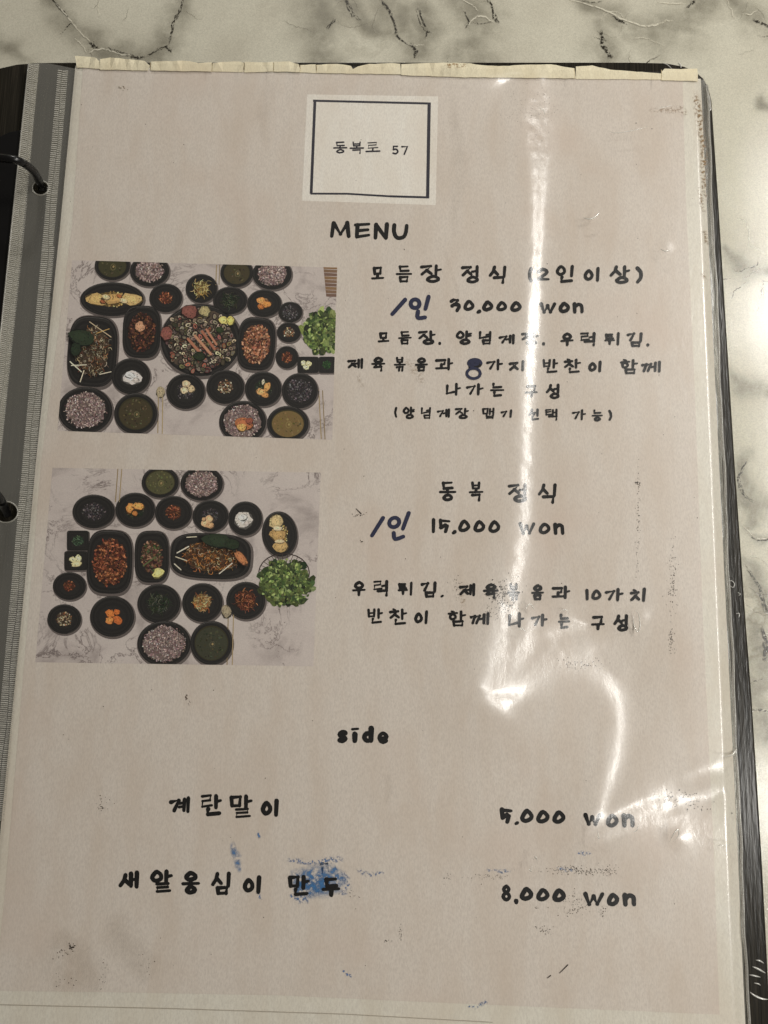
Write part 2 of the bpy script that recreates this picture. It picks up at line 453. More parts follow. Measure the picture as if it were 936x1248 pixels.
def cloud_sheet(u0, u1, v0, v1, st, z):
    us = np.arange(u0, u1 + st, st); vs_ = np.arange(v0, v1 + st, st)
    U, V = np.meshgrid(us, vs_); cov = np.zeros_like(U)
    # let the veins wander a little
    wob = np.array([[mnoise.noise(Vector((a * .045, b * .045, 3.1))) for a in us] for b in vs_]) * 9
    wob2 = np.array([[mnoise.noise(Vector((a * .045, b * .045, 8.7))) for a in us] for b in vs_]) * 9
    Uw, Vw = U + wob, V + wob2
    for k, pts, wd in veins:
        if k == 'w': continue
        for i in range(len(pts) - 1):
            (x0, y0), (x1, y1) = pts[i], pts[i + 1]; L2 = (x1 - x0) ** 2 + (y1 - y0) ** 2
            t = np.clip(((Uw - x0) * (x1 - x0) + (Vw - y0) * (y1 - y0)) / L2, 0, 1)
            dd = np.hypot(Uw - x0 - t * (x1 - x0), Vw - y0 - t * (y1 - y0))
            ww = (wd[i] + (wd[i + 1] - wd[i]) * t) * (.72 if k == 'g' else 2.2)
            cov = np.maximum(cov, np.exp(-(dd / ww) ** 1.6) * (1 if k == 'g' else .8))
    pts_ = [tuple(P(float(a), float(b), z)) for a, b in zip(U.ravel(), V.ravel())]
    nx = len(us); ny = len(vs_)
    f = [(j * nx + i, (j + 1) * nx + i, (j + 1) * nx + i + 1, j * nx + i + 1) for j in range(ny - 1) for i in range(nx - 1)]
    me = bpy.data.meshes.new('marble_clouding'); me.from_pydata(pts_, [], f)
    at = me.attributes.new('cover', 'FLOAT', 'POINT'); at.data.foreach_set('value', cov.ravel().astype(np.float32))
    return link('marble_clouding', me, GREYV, tab)
cloud_sheet(-40, 980, -40, 84, 3, zt - 3e-5)
cloud_sheet(868, 980, 88, 1290, 4, zt - 2.5e-5)
for i, (k, pts, wd) in enumerate(veins):
    if k == 'g': continue
    mt = {'g': GREYV, 'd': DARKV, 'w': PALEV}[k]
    zz = zt + {'g': 0, 'd': 4e-5, 'w': 8e-5}[k] + i * 3e-7
    wd = [x * (1.15 if k != 'g' else 1.9) for x in wd]
    if k == 'd':
        rv = random.Random(900 + i)
        for q in range(3):
            ox, oy = rv.uniform(-1.6, 1.6), rv.uniform(-1.2, 1.2)
            pp = [(a + ox + rv.uniform(-1.2, 1.2), b + oy + rv.uniform(-1.2, 1.2)) for a, b in pts]
            soft_ribbon('marble_vein', pp, [max(1.0, x * (.5, .36, .28)[q]) for x in wd], zz + q * 1e-7, mt, tab, .9, 7, 1.1, 5, i * 3 + q)
    else:
        soft_ribbon('marble_vein', pts, wd, zz, mt, tab, 1.0, 13 if k == 'g' else 7, .7 if k == 'w' else 1.6, 5, i, endf=.12 if k == 'w' else .42)

rw = random.Random(21)
for i in range(46):                          # hair-thin branching cracks between the larger veins
    top_ = i < 30
    x = rw.choice([rw.uniform(370, 620), rw.uniform(690, 860), rw.uniform(60, 240), rw.uniform(870, 940)]) if top_ else rw.uniform(895, 935)
    y = rw.uniform(-5, 66) if top_ else rw.choice([rw.uniform(540, 900), rw.uniform(300, 350)])
    a = rw.uniform(0, 6.28); pts = [(x, y)]
    for k in range(rw.randint(4, 9)):
        a += rw.uniform(-.7, .7); x += math.cos(a) * 5.5; y += math.sin(a) * 5.5; pts.append((x, y))
    soft_ribbon('marble_vein', pts, [rw.uniform(.9, 1.9) for _ in pts], zt + 3e-5 + i * 1e-7, rw.choice([DARKV, GREYV, GREYV, PALEV]), tab, rw.uniform(.6, 1.1), 5, .7, 3, 300 + i, endf=.3)

# ------------------------------------------------------------ ring binder
binder = empty('ring_binder', 'black ring binder with a dark grained plastic cover lying open under the menu sheet', 'binder', P(440, 640, TZ))
def keep(o, parent):
    """parent without moving (parents here are unrotated empties)"""
    o.parent = parent; o.matrix_parent_inverse = Matrix.Translation(-parent.location)
    return o
CZ = -.0035
ol = [(-160, 150), (-60, 104), (-24, 90), (0, 82), (20, 77.5), (45, 75.5), (120, 75), (420, 75), (640, 75), (770, 75), (812, 76), (834, 80),
      (848, 86), (858, 95), (864, 106), (868, 122), (876, 240), (891, 480), (896, 560), (910, 760), (917, 850), (929, 1040), (935, 1150), (942, 1290), (950, 1420), (-260, 1420)]
cover = keep(slab('cover', ol, CZ, .0030, COVER, None, .0007), binder)
plate_ol = [(-120, 175), (-6, 168), (12, 160), (26, 158), (27, 170), (20, 240), (8, 330), (-4, 440), (-30, 700), (-70, 1000), (-200, 1000)]
keep(slab('ring_plate', plate_ol, CZ + .0012, .0012 - .0003, BLACK, None, .0004), binder)
def ring(cu, cv, nm='ring'):
    pts = [(-95, -6, .001), (-82, -30, .008), (-58, -36, .0125), (-36, -35, .0135), (-22, -31, .0115), (-8, -20, .0065), (0, -5, .0005), (3, 3, -.0015)]
    path = [P(cu + a, cv + b, z) for a, b, z in pts]
    path = [Vector(p) for p in catmull([tuple(p) for p in path], 6)]
    return keep(tube(nm, path, .00125, BLACK, None, 14), binder)
ring(49, 229); ring(6, 625)

# ------------------------------------------------------------ menu sheet
page = empty('menu_page', 'beige printed Korean menu sheet with a boxed heading, two food photos and handwritten prices', 'menu', (0, 0, 0))
paper_ol = [(92, 80), (300, 85), (560, 91), (854, 96), (876, 560), (899, 1040), (906, 1200), (911, 1300), (-28, 1300), (29.5, 720), (44, 560), (73.5, 273)]
slab('paper', paper_ol, -.0002, .0003, MARGIN, page)
slab('printed_ground', [(101, 82), (240, 87), (480, 91.5), (700, 95), (832, 97), (836, 240), (847, 480), (857, 760), (870, 1040), (877, 1236.5),
     (560, 1223), (340, 1213), (120, 1209), (-6, 1207.5), (6, 1088), (50, 565), (88, 273)], -.00012, .00006, BEIGE, page)
# faint inner margin line at the left and a fold line near the foot
pr = Print(-.0001)
pr.stroke([(-24, 1224), (60, 1226), (200, 1229), (420, 1236), (600, 1246)], .8, .8, C(160, 150, 136, 1.2))
pr.build('fold_line', page)

# ---- lettering
def jm(ch):
    o = lambda x0=.08, y0=.05, x1=.92, y1=.95: catmull([(.55 * (x1 - x0) + x0, y0), (x0 + .12, y0 + .30 * (y1 - y0)), (x0, y0 + .68 * (y1 - y0)), (.40, y1), (x1 - .05, y0 + .78 * (y1 - y0)), (x1, y0 + .38 * (y1 - y0))], 3, True)
    D = {
     'ㄱ': [[(.02, .20), (.86, .04), (.36, .98)]], 'ㄱh': [[(.0, .12), (.95, .04), (.84, .98)]],
     'ㄱf': [[(.0, .12), (.92, .05), (.88, 1.0)]],
     'ㄲ': [[(.0, .26), (.42, .12), (.16, .98)], [(.45, .24), (.92, .08), (.58, .98)]], 'ㄲf': [[(0, .15), (.42, .08), (.34, 1)], [(.5, .15), (.96, .08), (.9, 1)]],
     'ㄴ': [[(.12, .02), (.08, .92), (1.0, .74)]], 'ㄴh': [[(.05, .0), (.08, .8), (.98, .7)]], 'ㄴf': [[(.12, .0), (.10, .88), (1.0, .72)]],
     'ㄷ': [[(.08, .10), (.90, .02)], [(.10, .08), (.16, .92), (.96, .86)]],
     'ㄹ': [[(.0, .05), (.86, -.03), (.82, .42), (.06, .50), (.03, 1.02), (1.0, .90)]],
     'ㅁ': [[(.06, .08), (.12, .95)], [(.06, .1), (.88, .04), (.82, .93)], [(.12, .92), (.86, .88)]],
     'ㅂ': [[(.08, .0), (.14, .95)], [(.86, .0), (.82, .93)], [(.14, .48), (.84, .42)], [(.14, .93), (.84, .88)]],
     'ㅅ': [[(.56, .02), (.42, .50), (.0, .98)], [(.48, .44), (.98, .88)]],
     'ㅇ': [o()],
     'ㅈ': [[(.0, .14), (.92, .04), (.50, .56), (.04, .98)], [(.52, .50), (1.0, .90)]],
     'ㅊ': [[(.36, -.04), (.60, .06)], [(.0, .30), (.92, .20), (.50, .62), (.04, 1.0)], [(.52, .58), (1.0, .94)]],
     'ㅌ': [[(.08, .08), (.92, .0)], [(.1, .46), (.86, .40)], [(.08, .06), (.14, .92), (.98, .86)]],
     'ㅎ': [[(.34, -.02), (.62, .06)], [(.0, .30), (1.0, .20)], catmull([(.5, .36), (.18, .56), (.26, .94), (.62, .96), (.82, .66)], 3, True)],
     'ㅏ': [[(.44, 0), (.40, 1)], [(.42, .48), (1.0, .38)]], 'ㅑ': [[(.36, 0), (.32, 1)], [(.36, .36), (1.0, .28)], [(.36, .62), (1.0, .54)]],
     'ㅓ': [[(.7, 0), (.66, 1)], [(.0, .52), (.68, .44)]], 'ㅕ': [[(.7, 0), (.66, 1)], [(.0, .38), (.68, .30)], [(.0, .66), (.68, .58)]],
     'ㅣ': [[(.94, 0), (.84, 1)]],
     'ㅐ': [[(.22, .06), (.20, .94)], [(.22, .5), (.7, .46)], [(.76, 0), (.72, 1)]],
     'ㅔ': [[(.48, .08), (.44, .92)], [(.0, .54), (.46, .46)], [(.86, 0), (.82, 1)]],
     'ㅖ': [[(.48, .08), (.44, .92)], [(.0, .40), (.46, .34)], [(.0, .66), (.46, .60)], [(.86, 0), (.82, 1)]],
     'ㅗ': [[(.5, .0), (.48, .8)], [(.0, .92), (1.0, .82)]], 'ㅜ': [[(.0, .16), (1.0, .06)], [(.52, .12), (.50, 1.0)]],
     'ㅠ': [[(.0, .16), (1.0, .06)], [(.32, .14), (.28, 1.0)], [(.68, .1), (.68, 1.0)]], 'ㅡ': [[(.0, .58), (1.0, .46)]],
    }
    return D[ch]
INI = 'ㄱㄲㄴㄷㄸㄹㅁㅂㅃㅅㅆㅇㅈㅉㅊㅋㅌㅍㅎ'
VOW = 'ㅏ ㅐ ㅑ ㅒ ㅓ ㅔ ㅕ ㅖ ㅗ ㅘ ㅙ ㅚ ㅛ ㅜ ㅝ ㅞ ㅟ ㅠ ㅡ ㅢ ㅣ'.split()
FIN = ['', 'ㄱ', 'ㄲ', 'ㄳ', 'ㄴ', 'ㄵ', 'ㄶ', 'ㄷ', 'ㄹ', 'ㄺ', 'ㄻ', 'ㄼ', 'ㄽ', 'ㄾ', 'ㄿ', 'ㅀ', 'ㅁ', 'ㅂ', 'ㅄ', 'ㅅ', 'ㅆ', 'ㅇ']
LAT = {
 '0': [catmull([(.52, .0), (.14, .42), (.04, .84), (.38, 1.0), (.84, .82), (.98, .46)], 3, True)],
 'o': [catmull([(.52, .0), (.14, .36), (.04, .80), (.38, 1.0), (.84, .82), (.98, .40)], 3, True)],
 '1': [[(.5, 0), (.5, 1)]],
 '2': [catmull([(.05, .25), (.45, .0), (.85, .25), (.45, .65), (.05, .95)], 3), [(.05, .95), (1.0, .95)]],
 '3': [[(.0, .12), (.30, .0), (.80, .02), (.44, .40)], catmull([(.40, .40), (.86, .44), (.98, .62), (.72, 1.0)], 3), [(.10, .56), (.40, .42)]],
 '5': [[(.06, .02), (.12, .70)], [(.06, .04), (1.0, .12)], [(.12, .66), (.58, .42), (.78, .52), (.62, 1.0)]],
 '7': [[(0, .04), (1, .04), (.45, 1)]],
 '8': [catmull([(.5, .0), (.15, .22), (.5, .46), (.85, .22)], 3, True), catmull([(.5, .46), (.05, .74), (.5, 1.0), (.95, .74)], 3, True)],
 ',': [[(.75, .0), (.3, 1.0)]], '.': [[(.55, .1), (.4, .9)]],
 'w': [[(.02, .0), (.24, .98), (.50, .22)], [(.48, .24), (.70, .98), (1.0, .02)]],
 'n': [[(.06, .0), (.12, 1.0)], catmull([(.12, .38), (.5, .04), (.86, .22), (.92, .6), (.94, 1.0)], 3)],
 '(': [catmull([(.9, 0), (.25, .3), (.2, .7), (.8, 1)], 3)], ')': [catmull([(.1, 0), (.8, .3), (.85, .7), (.2, 1)], 3)],
 's': [catmull([(.95, .1), (.5, .02), (.1, .26), (.5, .5), (.92, .75), (.5, .98), (.02, .9)], 3)],
 'i': [[(.45, .42), (.45, 1.0)], [(.0, .02), (1.0, -.02)]],
 'd': [[(.86, .0), (.80, .96)], catmull([(.78, .42), (.3, .44), (.06, .74), (.36, .98), (.78, .90)], 3)],
 'e': [catmull([(.10, .62), (.94, .52), (.82, .14), (.44, .02), (.06, .46), (.26, .90), (.62, 1.0), (.96, .86)], 3)],
 'M': [[(.12, .06), (.02, 1.0)], [(.14, .04), (.52, .82), (.92, .04)], [(.90, .04), (.98, 1.0)]],
 'E': [[(.16, .1), (.10, .96)], [(.0, .10), (1.0, .04)], [(.16, .52), (.92, .44)], [(.1, .96), (1.0, .84)]],
 'N': [[(.12, .02), (.06, 1.0)], [(.14, .04), (.84, 1.0)], [(.94, .0), (.86, 1.0)]],
 'U': [catmull([(.06, .0), (.04, .5), (.20, .92), (.56, 1.0), (.86, .76), (.98, .04)], 3)],
}
LAT['S5'] = [[(.85, .0), (.15, .0), (.12, .45)], catmull([(.12, .45), (.6, .38), (.95, .68), (.6, 1.0), (.05, .92)], 3)]
def glyph(ch):
    if ch == 'i': return [(LAT['i'][0], 1.05), (LAT['i'][1], .62)]
    if ch in LAT: return [(s, .8 if ch in '8e' else 1.0) for s in LAT[ch]]
    k = ord(ch) - 0xAC00
    i, v, f = INI[k // 588], VOW[(k % 588) // 28], FIN[k % 28]
    out = []
    def put(ss, x0, y0, x1, y1):
        kk = .66 if (len(ss) == 1 and len(ss[0]) == 6 and ss[0][0] == (.0, .05)) else .84 if (len(ss[0]) == 6 or len(ss) > 3) else .95
        for s in ss: out.append(([(x0 + (x1 - x0) * a, y0 + (y1 - y0) * b) for a, b in s], kk))
    H = v in 'ㅗㅛㅜㅠㅡ'
    if H:
        ii = jm(i + 'h') if i in 'ㄱㄴ' else jm(i)
        if f:
            hv = {'ㅡ': (.40, .60), 'ㅗ': (.36, .56), 'ㅜ': (.44, .70), 'ㅠ': (.44, .68)}[v]
            put(ii, .16, 0, .84, .34 if v != 'ㅗ' else .36); put(jm(v), 0, hv[0], 1, hv[1])
            ff = jm(f + 'f') if f in 'ㄱㄲㄴ' else jm(f)
            put(ff, .2, .68, .80, 1.0)
        else:
            hv = {'ㅡ': (.5, .8), 'ㅗ': (.56, 1.0), 'ㅜ': (.56, 1.0), 'ㅠ': (.56, 1)}[v]
            put(ii, .14, -.03, .86, .58 if v == 'ㅗ' else .48); put(jm(v), 0, *[hv[0]], 1, hv[1])
    elif v in 'ㅘㅟㅝㅢ':
        ii = jm(i + 'h') if i in 'ㄱㄴ' else jm(i)
        put(ii, .02, .08, .58, .50)
        put(jm('ㅗ' if v == 'ㅘ' else 'ㅜ'), 0, .52 if v == 'ㅘ' else .58, .66, .94)
        put(jm('ㅏ' if v == 'ㅘ' else 'ㅣ'), .60 if v == 'ㅘ' else .66, 0, 1.0, 1.0)
    else:
        wide = v in 'ㅐㅔㅖ'
        xi = .50 if wide else .56
        if f:
            put(jm(i), .0, .0, .44 if wide else .52, .50 if f == 'ㄹ' else .55)
            put(jm(v), .46 if wide else .56, 0, 1.0, .56 if f == 'ㄹ' else .62)
            ff = jm(f + 'f') if f in 'ㄱㄲㄴ' else jm(f)
            put(ff, .26, .62 if f == 'ㄹ' else .68 if f in 'ㅁㄴ' else .64, .92, 1.0)
        else:
            put(jm(i), .0, .14, xi, .94); put(jm(v), .44 if wide else .52, 0, 1.0, 1.0)
    return out
INKC = C(10, 9, 8, 1.0); NAVY = C(40, 44, 72, 1.0)
LETZ = -.00008
def text_line(org, sc_, items, wd, parent=page, color=INKC, name='lettering_line', mono=False, z=LETZ):
    p = Print(z, 4e-7)
    if not mono: wd = wd * 1.24
    for ch, x0, x1, y0, y1 in items:
        X0, X1, Y0, Y1 = org[0] + x0 / sc_, org[0] + x1 / sc_, org[1] + y0 / sc_, org[1] + y1 / sc_
        h = wd / 2
        if X1 - X0 > wd: X0 += h; X1 -= h
        Y0 += h; Y1 -= h
        dens = 1.0 if ch in LAT or mono else (.90 if len(glyph(ch)) >= 6 else 1.0)
        for pts, k in glyph(ch):
            q = [(X0 + (X1 - X0) * a + (0 if mono else R.uniform(-.18, .18)), Y0 + (Y1 - Y0) * b + (0 if mono else R.uniform(-.18, .18))) for a, b in pts]
            if len(q) > 5: q = q
            hz = abs(q[-1][0] - q[0][0]) > 1.6 * abs(q[-1][1] - q[0][1]) and len(q) == 2
            a = wd * k * dens * ((.82 if hz else 1.08) if not mono else 1) * (1 if mono else R.uniform(.93, 1.06))
            p.stroke(q, a * (1.0 if mono else 1.06), a * (1.0 if mono else .92), color)
    return p.build(name, parent)

# heading patch
logo = slab('heading_patch', [(374.5, 115), (534, 117.5), (531, 250), (368, 244.6)], -.00010, .00002, LOGOP, page)
pl = Print(-.00007)
def L5(x, y): return (360 + x / 5.2, 110 + y / 5.2)
BOXC = C(52, 50, 60)
for a, b, w_ in (((112, 66), (858, 84), 2.6), ((96, 655), (330, 656), 2.3), ((330, 656), (600, 672), 2.3), ((600, 672), (848, 679), 2.6),
                 ((124, 64), (100, 656), 3.5), ((848, 82), (838, 682), 4.0)):
    pl.stroke([L5(*a), L5(*b)], w_, w_, BOXC, cap=False)
pl.build('box_outline', logo)
text_line((360, 110), 5.2, [('동', 238, 330, 323, 402), ('복', 343, 437, 323, 405), ('로', 443, 540, 328, 395), ('S5', 612, 657, 350, 407), ('7', 670, 715, 350, 410)],
          2.05, logo, C(44, 40, 48), 'heading_lettering', True, -.00006)
text_line((360, 110), 5.2, [('M', 216, 352, 825, 938), ('E', 368, 480, 832, 944), ('N', 490, 597, 838, 948), ('U', 610, 720, 842, 948)], 3.8)
a5 = (440, 300); a6 = (620, 300); s5 = 4.68
def off(items, dx, dy): return [(c, x0 + dx, x1 + dx, y0 + dy, y1 + dy) for c, x0, x1, y0, y1 in items]
text_line(a5, s5, [('모', 55, 135, 115, 195), ('듬', 195, 295, 105, 212), ('장', 335, 465, 103, 212), ('정', 570, 685, 108, 215), ('식', 728, 832, 110, 217)]
          + off([('(', 108, 140, 118, 208), ('2', 158, 238, 122, 200), ('인', 265, 375, 105, 213), ('이', 425, 522, 118, 205), ('상', 575, 697, 108, 218), (')', 722, 768, 115, 212)], 842.4, 0), 3.1)
text_line(a5, s5, [('3', 505, 570, 298, 378), ('0', 583, 648, 305, 370), (',', 662, 680, 362, 386), ('0', 690, 755, 310, 372), ('0', 770, 835, 312, 372), ('0', 850, 918, 313, 375)]
          + off([('w', 175, 272, 318, 385), ('o', 285, 350, 318, 382), ('n', 362, 432, 320, 385)], 842.4, 0), 3.3)
a7 = (410, 390); s7 = 4.457; d8 = 200 * 4.457
text_line(a7, s7, [('모', 222, 290, 65, 125), ('듬', 332, 412, 57, 137), ('장', 442, 542, 55, 137), ('.', 553, 570, 117, 137), ('양', 645, 738, 55, 137), ('념', 770, 852, 58, 137)]
          + off([('게', -11, 85, 75, 133), ('장', 112, 210, 65, 140), ('.', 226, 243, 120, 140), ('우', 325, 400, 68, 143), ('럭', 432, 527, 65, 145), ('튀', 562, 650, 65, 140), ('김', 685, 775, 65, 150), ('.', 793, 810, 126, 146)], d8, 0), 2.75)
text_line(a7, s7, [('제', 58, 152, 205, 268), ('육', 187, 268, 198, 283), ('볶', 310, 380, 197, 283), ('음', 425, 500, 200, 283), ('과', 535, 638, 205, 275), ('1', 715, 735, 215, 265), ('0', 740, 790, 215, 262), ('가', 812, 908, 210, 275)]
          + off([('지', 45, 133, 218, 280), ('반', 225, 318, 210, 292), ('찬', 343, 440, 208, 293), ('이', 475, 552, 220, 285), ('함', 648, 750, 210, 298), ('께', 765, 880, 220, 288)], d8, 0), 2.75)
text_line(a7, s7, [('나', 590, 680, 340, 413), ('가', 702, 802, 343, 412), ('는', 833, 915, 340, 422)] + off([('구', 130, 205, 352, 422), ('성', 245, 330, 345, 432)], d8, 0), 2.8)
text_line(a7, s7, [('(', 313, 332, 472, 532), ('양', 358, 428, 470, 540), ('념', 455, 522, 472, 540), ('게', 545, 623, 480, 532), ('장', 643, 722, 475, 540), ('맵', 790, 868, 475, 540)]
          + off([('기', 0, 65, 485, 532), ('선', 150, 215, 480, 548), ('택', 240, 320, 480, 548), ('가', 388, 467, 485, 545), ('능', 495, 558, 485, 552), (')', 585, 608, 487, 548)], d8, 0), 2.2)
aA = (440, 570)
text_line(aA, 3.6, [('동', 340, 420, 58, 150), ('복', 470, 540, 58, 150), ('정', 643, 738, 68, 155), ('식', 775, 860, 68, 160)], 3.2)
text_line(aA, 3.6, [('1', 308, 328, 220, 288), ('5', 338, 395, 222, 288), (',', 401, 416, 273, 294), ('0', 425, 480, 228, 283), ('0', 492, 546, 230, 284), ('0', 558, 612, 230, 287),
          ('w', 690, 765, 238, 295), ('o', 778, 832, 240, 293), ('n', 842, 895, 242, 295)], 3.4)
aB = (410, 690)
text_line(aB, s7, [('우', 83, 162, 80, 165), ('럭', 197, 292, 75, 167), ('튀', 330, 417, 83, 163), ('김', 457, 547, 83, 175), (',', 566, 582, 153, 174), ('제', 665, 762, 92, 165), ('육', 795, 885, 92, 180)]
          + off([('볶', 35, 110, 90, 190), ('음', 165, 240, 97, 190), ('과', 277, 382, 105, 180), ('1', 462, 480, 122, 188), ('0', 493, 550, 125, 185), ('가', 565, 672, 118, 192), ('치', 703, 792, 115, 195)], d8, 0), 3.0)
text_line(aB, s7, [('반', 163, 257, 228, 318), ('찬', 285, 388, 228, 325), ('이', 420, 500, 240, 317), ('함', 602, 708, 238, 332), ('께', 725, 840, 250, 322)]
          + off([('나', 37, 133, 250, 335), ('가', 165, 258, 258, 330), ('는', 310, 382, 258, 345), ('구', 490, 570, 268, 350), ('성', 612, 703, 262, 357)], d8, 0), 3.0)
text_line((390, 870), 9.36, [('s', 193, 320, 183, 337), ('i', 340, 462, 146, 337), ('d', 473, 628, 136, 337), ('e', 643, 790, 193, 350)], 4.8)
text_line((190, 955), 5.506, [('계', 85, 243, 83, 203), ('란', 295, 450, 68, 225), ('말', 488, 655, 72, 237), ('이', 700, 828, 100, 225)], 4.2)
text_line((130, 1045), 3.12, [('새', 43, 133, 50, 120), ('알', 162, 255, 45, 137), ('옹', 282, 358, 50, 143), ('심', 395, 475, 53, 147), ('이', 515, 590, 68, 140), ('만', 687, 775, 65, 152), ('두', 815, 892, 75, 152)], 4.3)
aP = (590, 970)
text_line(aP, s7, [('5', 83, 157, 62, 152), (',', 166, 187, 135, 162), ('0', 195, 270, 70, 147), ('0', 282, 357, 75, 150), ('0', 370, 443, 78, 152), ('w', 538, 640, 92, 165), ('o', 660, 732, 97, 172), ('n', 745, 822, 95, 172)], 4.1)
text_line(aP, s7, [('8', 90, 152, 480, 577), (',', 163, 187, 558, 589), ('0', 193, 268, 495, 570), ('0', 282, 357, 500, 573), ('0', 370, 445, 503, 577), ('w', 538, 655, 520, 600), ('o', 667, 735, 527, 600), ('n', 750, 830, 527, 602)], 4.2)

# ---- printed food photographs
def food_photo(quad, org, s_, dishes, label, rule=None):
    ph = slab('food_photo', quad, -.00009, .00002, PHOTOM, page); ph['label'] = label
    def C(r, g, b, k=1.0):
        m = (r + g + b) / 3; return C_(r + (m - r) * .14, g + (m - g) * .14, b + (m - b) * .14, k)
    def Z(x, y): return (org[0] + x / s_, org[1] + y / s_)
    K = 1.42
    cc = lambda c, j=12: C(max(0, c[0] + R.uniform(-j, j)), max(0, c[1] + R.uniform(-j, j)), max(0, c[2] + R.uniform(-j, j)), K)
    for kind, cx, cy, rx, ry, rot, style in dishes:
        p = Print(-.00007, 3e-7, quad)
        x, y = Z(cx, cy); a, b = rx / s_, ry / s_; rt = math.radians(rot)
        def shape(ka, kb, c, dx=0, dy=0, power=2.0, n=40):
            pts = []
            for i in range(n):
                t = 2 * math.pi * i / n; ct, st = math.cos(t), math.sin(t)
                px = a * ka * abs(ct) ** (2 / power) * (1 if ct >= 0 else -1); py = b * kb * abs(st) ** (2 / power) * (1 if st >= 0 else -1)
                pts.append((x + dx + px * math.cos(rt) - py * math.sin(rt), y + dy + px * math.sin(rt) + py * math.cos(rt)))
            p.poly(pts, c)
        def inside(k):
            while 1:
                q, w_ = R.uniform(-1, 1), R.uniform(-1, 1)
                if q * q + w_ * w_ < 1: break
            q *= a * k; w_ *= b * k
            return x + q * math.cos(rt) - w_ * math.sin(rt), y + q * math.sin(rt) + w_ * math.cos(rt)
        pw = 3.2 if kind == 'tray' else 2.0
        if kind == 'square': pw = 9
        if kind in ('bowl', 'plate', 'tray', 'square'):
            shape(1.05, 1.06, C(104, 94, 90, 1.1), .8, 1.4, pw)              # printed contact tone
            shape(1.0, 1.0, C(30, 28, 27, K), 0, 0, pw)
            shape(.95, .94, C(40, 38, 36, K), -.2, -.3, pw)
            shape(.90, .89, C(28, 26, 25, K), .1, .3, pw)
            shape(.82, .81, C(35, 33, 31, K), .15, .5, pw)
            shape(.74, .72, C(31, 29, 28, K), .2, .8, pw)
            shape(.60, .58, C(36, 34, 32, K), .3, 1.1, pw)
            if kind != 'square':                       # the glaze's printed sheen along the rim
                for t0, t1, cl in ((3.6, 5.2, 74), (3.9, 4.9, 92), (.5, 1.3, 58)):
                    arc = []
                    for t in np.linspace(t0, t1, 12):
                        ct, st_ = math.cos(t), math.sin(t)
                        px = a * .965 * abs(ct) ** (2 / pw) * (1 if ct >= 0 else -1); py = b * .96 * abs(st_) ** (2 / pw) * (1 if st_ >= 0 else -1)
                        arc.append((x + px * math.cos(rt) - py * math.sin(rt), y + px * math.sin(rt) + py * math.cos(rt)))
                    p.stroke(arc, .25, .5, C(cl, cl - 3, cl - 6, K), cap=False)
        pal, n, k, sz = style[0], style[1], style[2], style[3]
        mode = style[4] if len(style) > 4 else 'bits'
        if mode == 'soup':
            shape(.80, .80, C(50, 46, 26, K)); shape(.76, .74, cc(pal[0], 3), 0, .5)
            for i in range(n): q = inside(.68); p.blob(*q, R.uniform(.6, 1.8), R.uniform(.5, 1.3), R.uniform(0, 3), cc(R.choice(pal), 9), 5, .3)
            p.blob(x + 1, y + 1.5, 3.6, 4.2, .3, cc(pal[1], 5), 9, .1); p.blob(x + 1, y + 1.5, 2.4, 3.0, .3, cc(pal[0], 5), 8, .1)
            p.blob(x + 1.4, y + 1.2, 1.3, 1.6, .3, cc((150, 128, 80), 5), 7, .1)
        else:
            if n > 20 and mode != 'leaves':
                mc = [sum(c[i] for c in pal) / len(pal) * (.72 if pal is RICE else .55) for i in range(3)]
                p.blob(x, y, a * k * .92, b * k * .92, rt, C(*mc, K), 16, .10)
            for i in range(int(n * (2.2 if mode == 'bits' else 1.5))):
                q = inside(k * (R.random() ** .12))
                c = R.choice(pal); m = R.uniform(.55, 1.2); c = tuple(v * m for v in c)
                if mode == 'bits': p.blob(*q, R.uniform(.6, 1.4) * sz, R.uniform(.4, .85) * sz, R.uniform(0, 3.14), cc(c, 7), 5, .3)
                elif mode == 'strands':
                    an = R.uniform(0, 6.28); L = sz * R.uniform(2, 4.5)
                    mid = (q[0] + math.cos(an) * L / 2 + R.uniform(-1, 1), q[1] + math.sin(an) * L / 2 + R.uniform(-1, 1))
                    p.stroke(catmull([q, mid, (q[0] + math.cos(an + .5) * L, q[1] + math.sin(an + .5) * L)], 3), .7, .45, cc(c, 8), cap=False)
                elif mode == 'shells':
                    an = R.uniform(0, 3.14); r0 = sz * R.uniform(1.6, 2.6)
                    p.blob(*q, r0 * 1.05, r0 * .78, an, cc((38, 32, 30), 5), 9, .1); p.blob(*q, r0 * .82, r0 * .55, an, cc(c, 6), 9, .12)
                    p.blob(q[0] + .3, q[1] + .3, r0 * .45, r0 * .28, an, cc(tuple(v * .6 for v in R.choice(pal)), 8), 7, .25)
                elif mode == 'leaves':
                    an = R.uniform(0, 6.28); r0 = sz * (R.uniform(1.6, 3) if i < n * .6 else R.uniform(.5, 1.2))
                    p.blob(*q, r0, r0 * .7, an, cc(c, 6), 9, .28)
                    p.stroke([(q[0] - math.cos(an) * r0 * .7, q[1] - math.sin(an) * r0 * .7), (q[0] + math.cos(an) * r0 * .7, q[1] + math.sin(an) * r0 * .7)], .5, .2, cc(tuple(v * 1.25 for v in c), 4), cap=False)
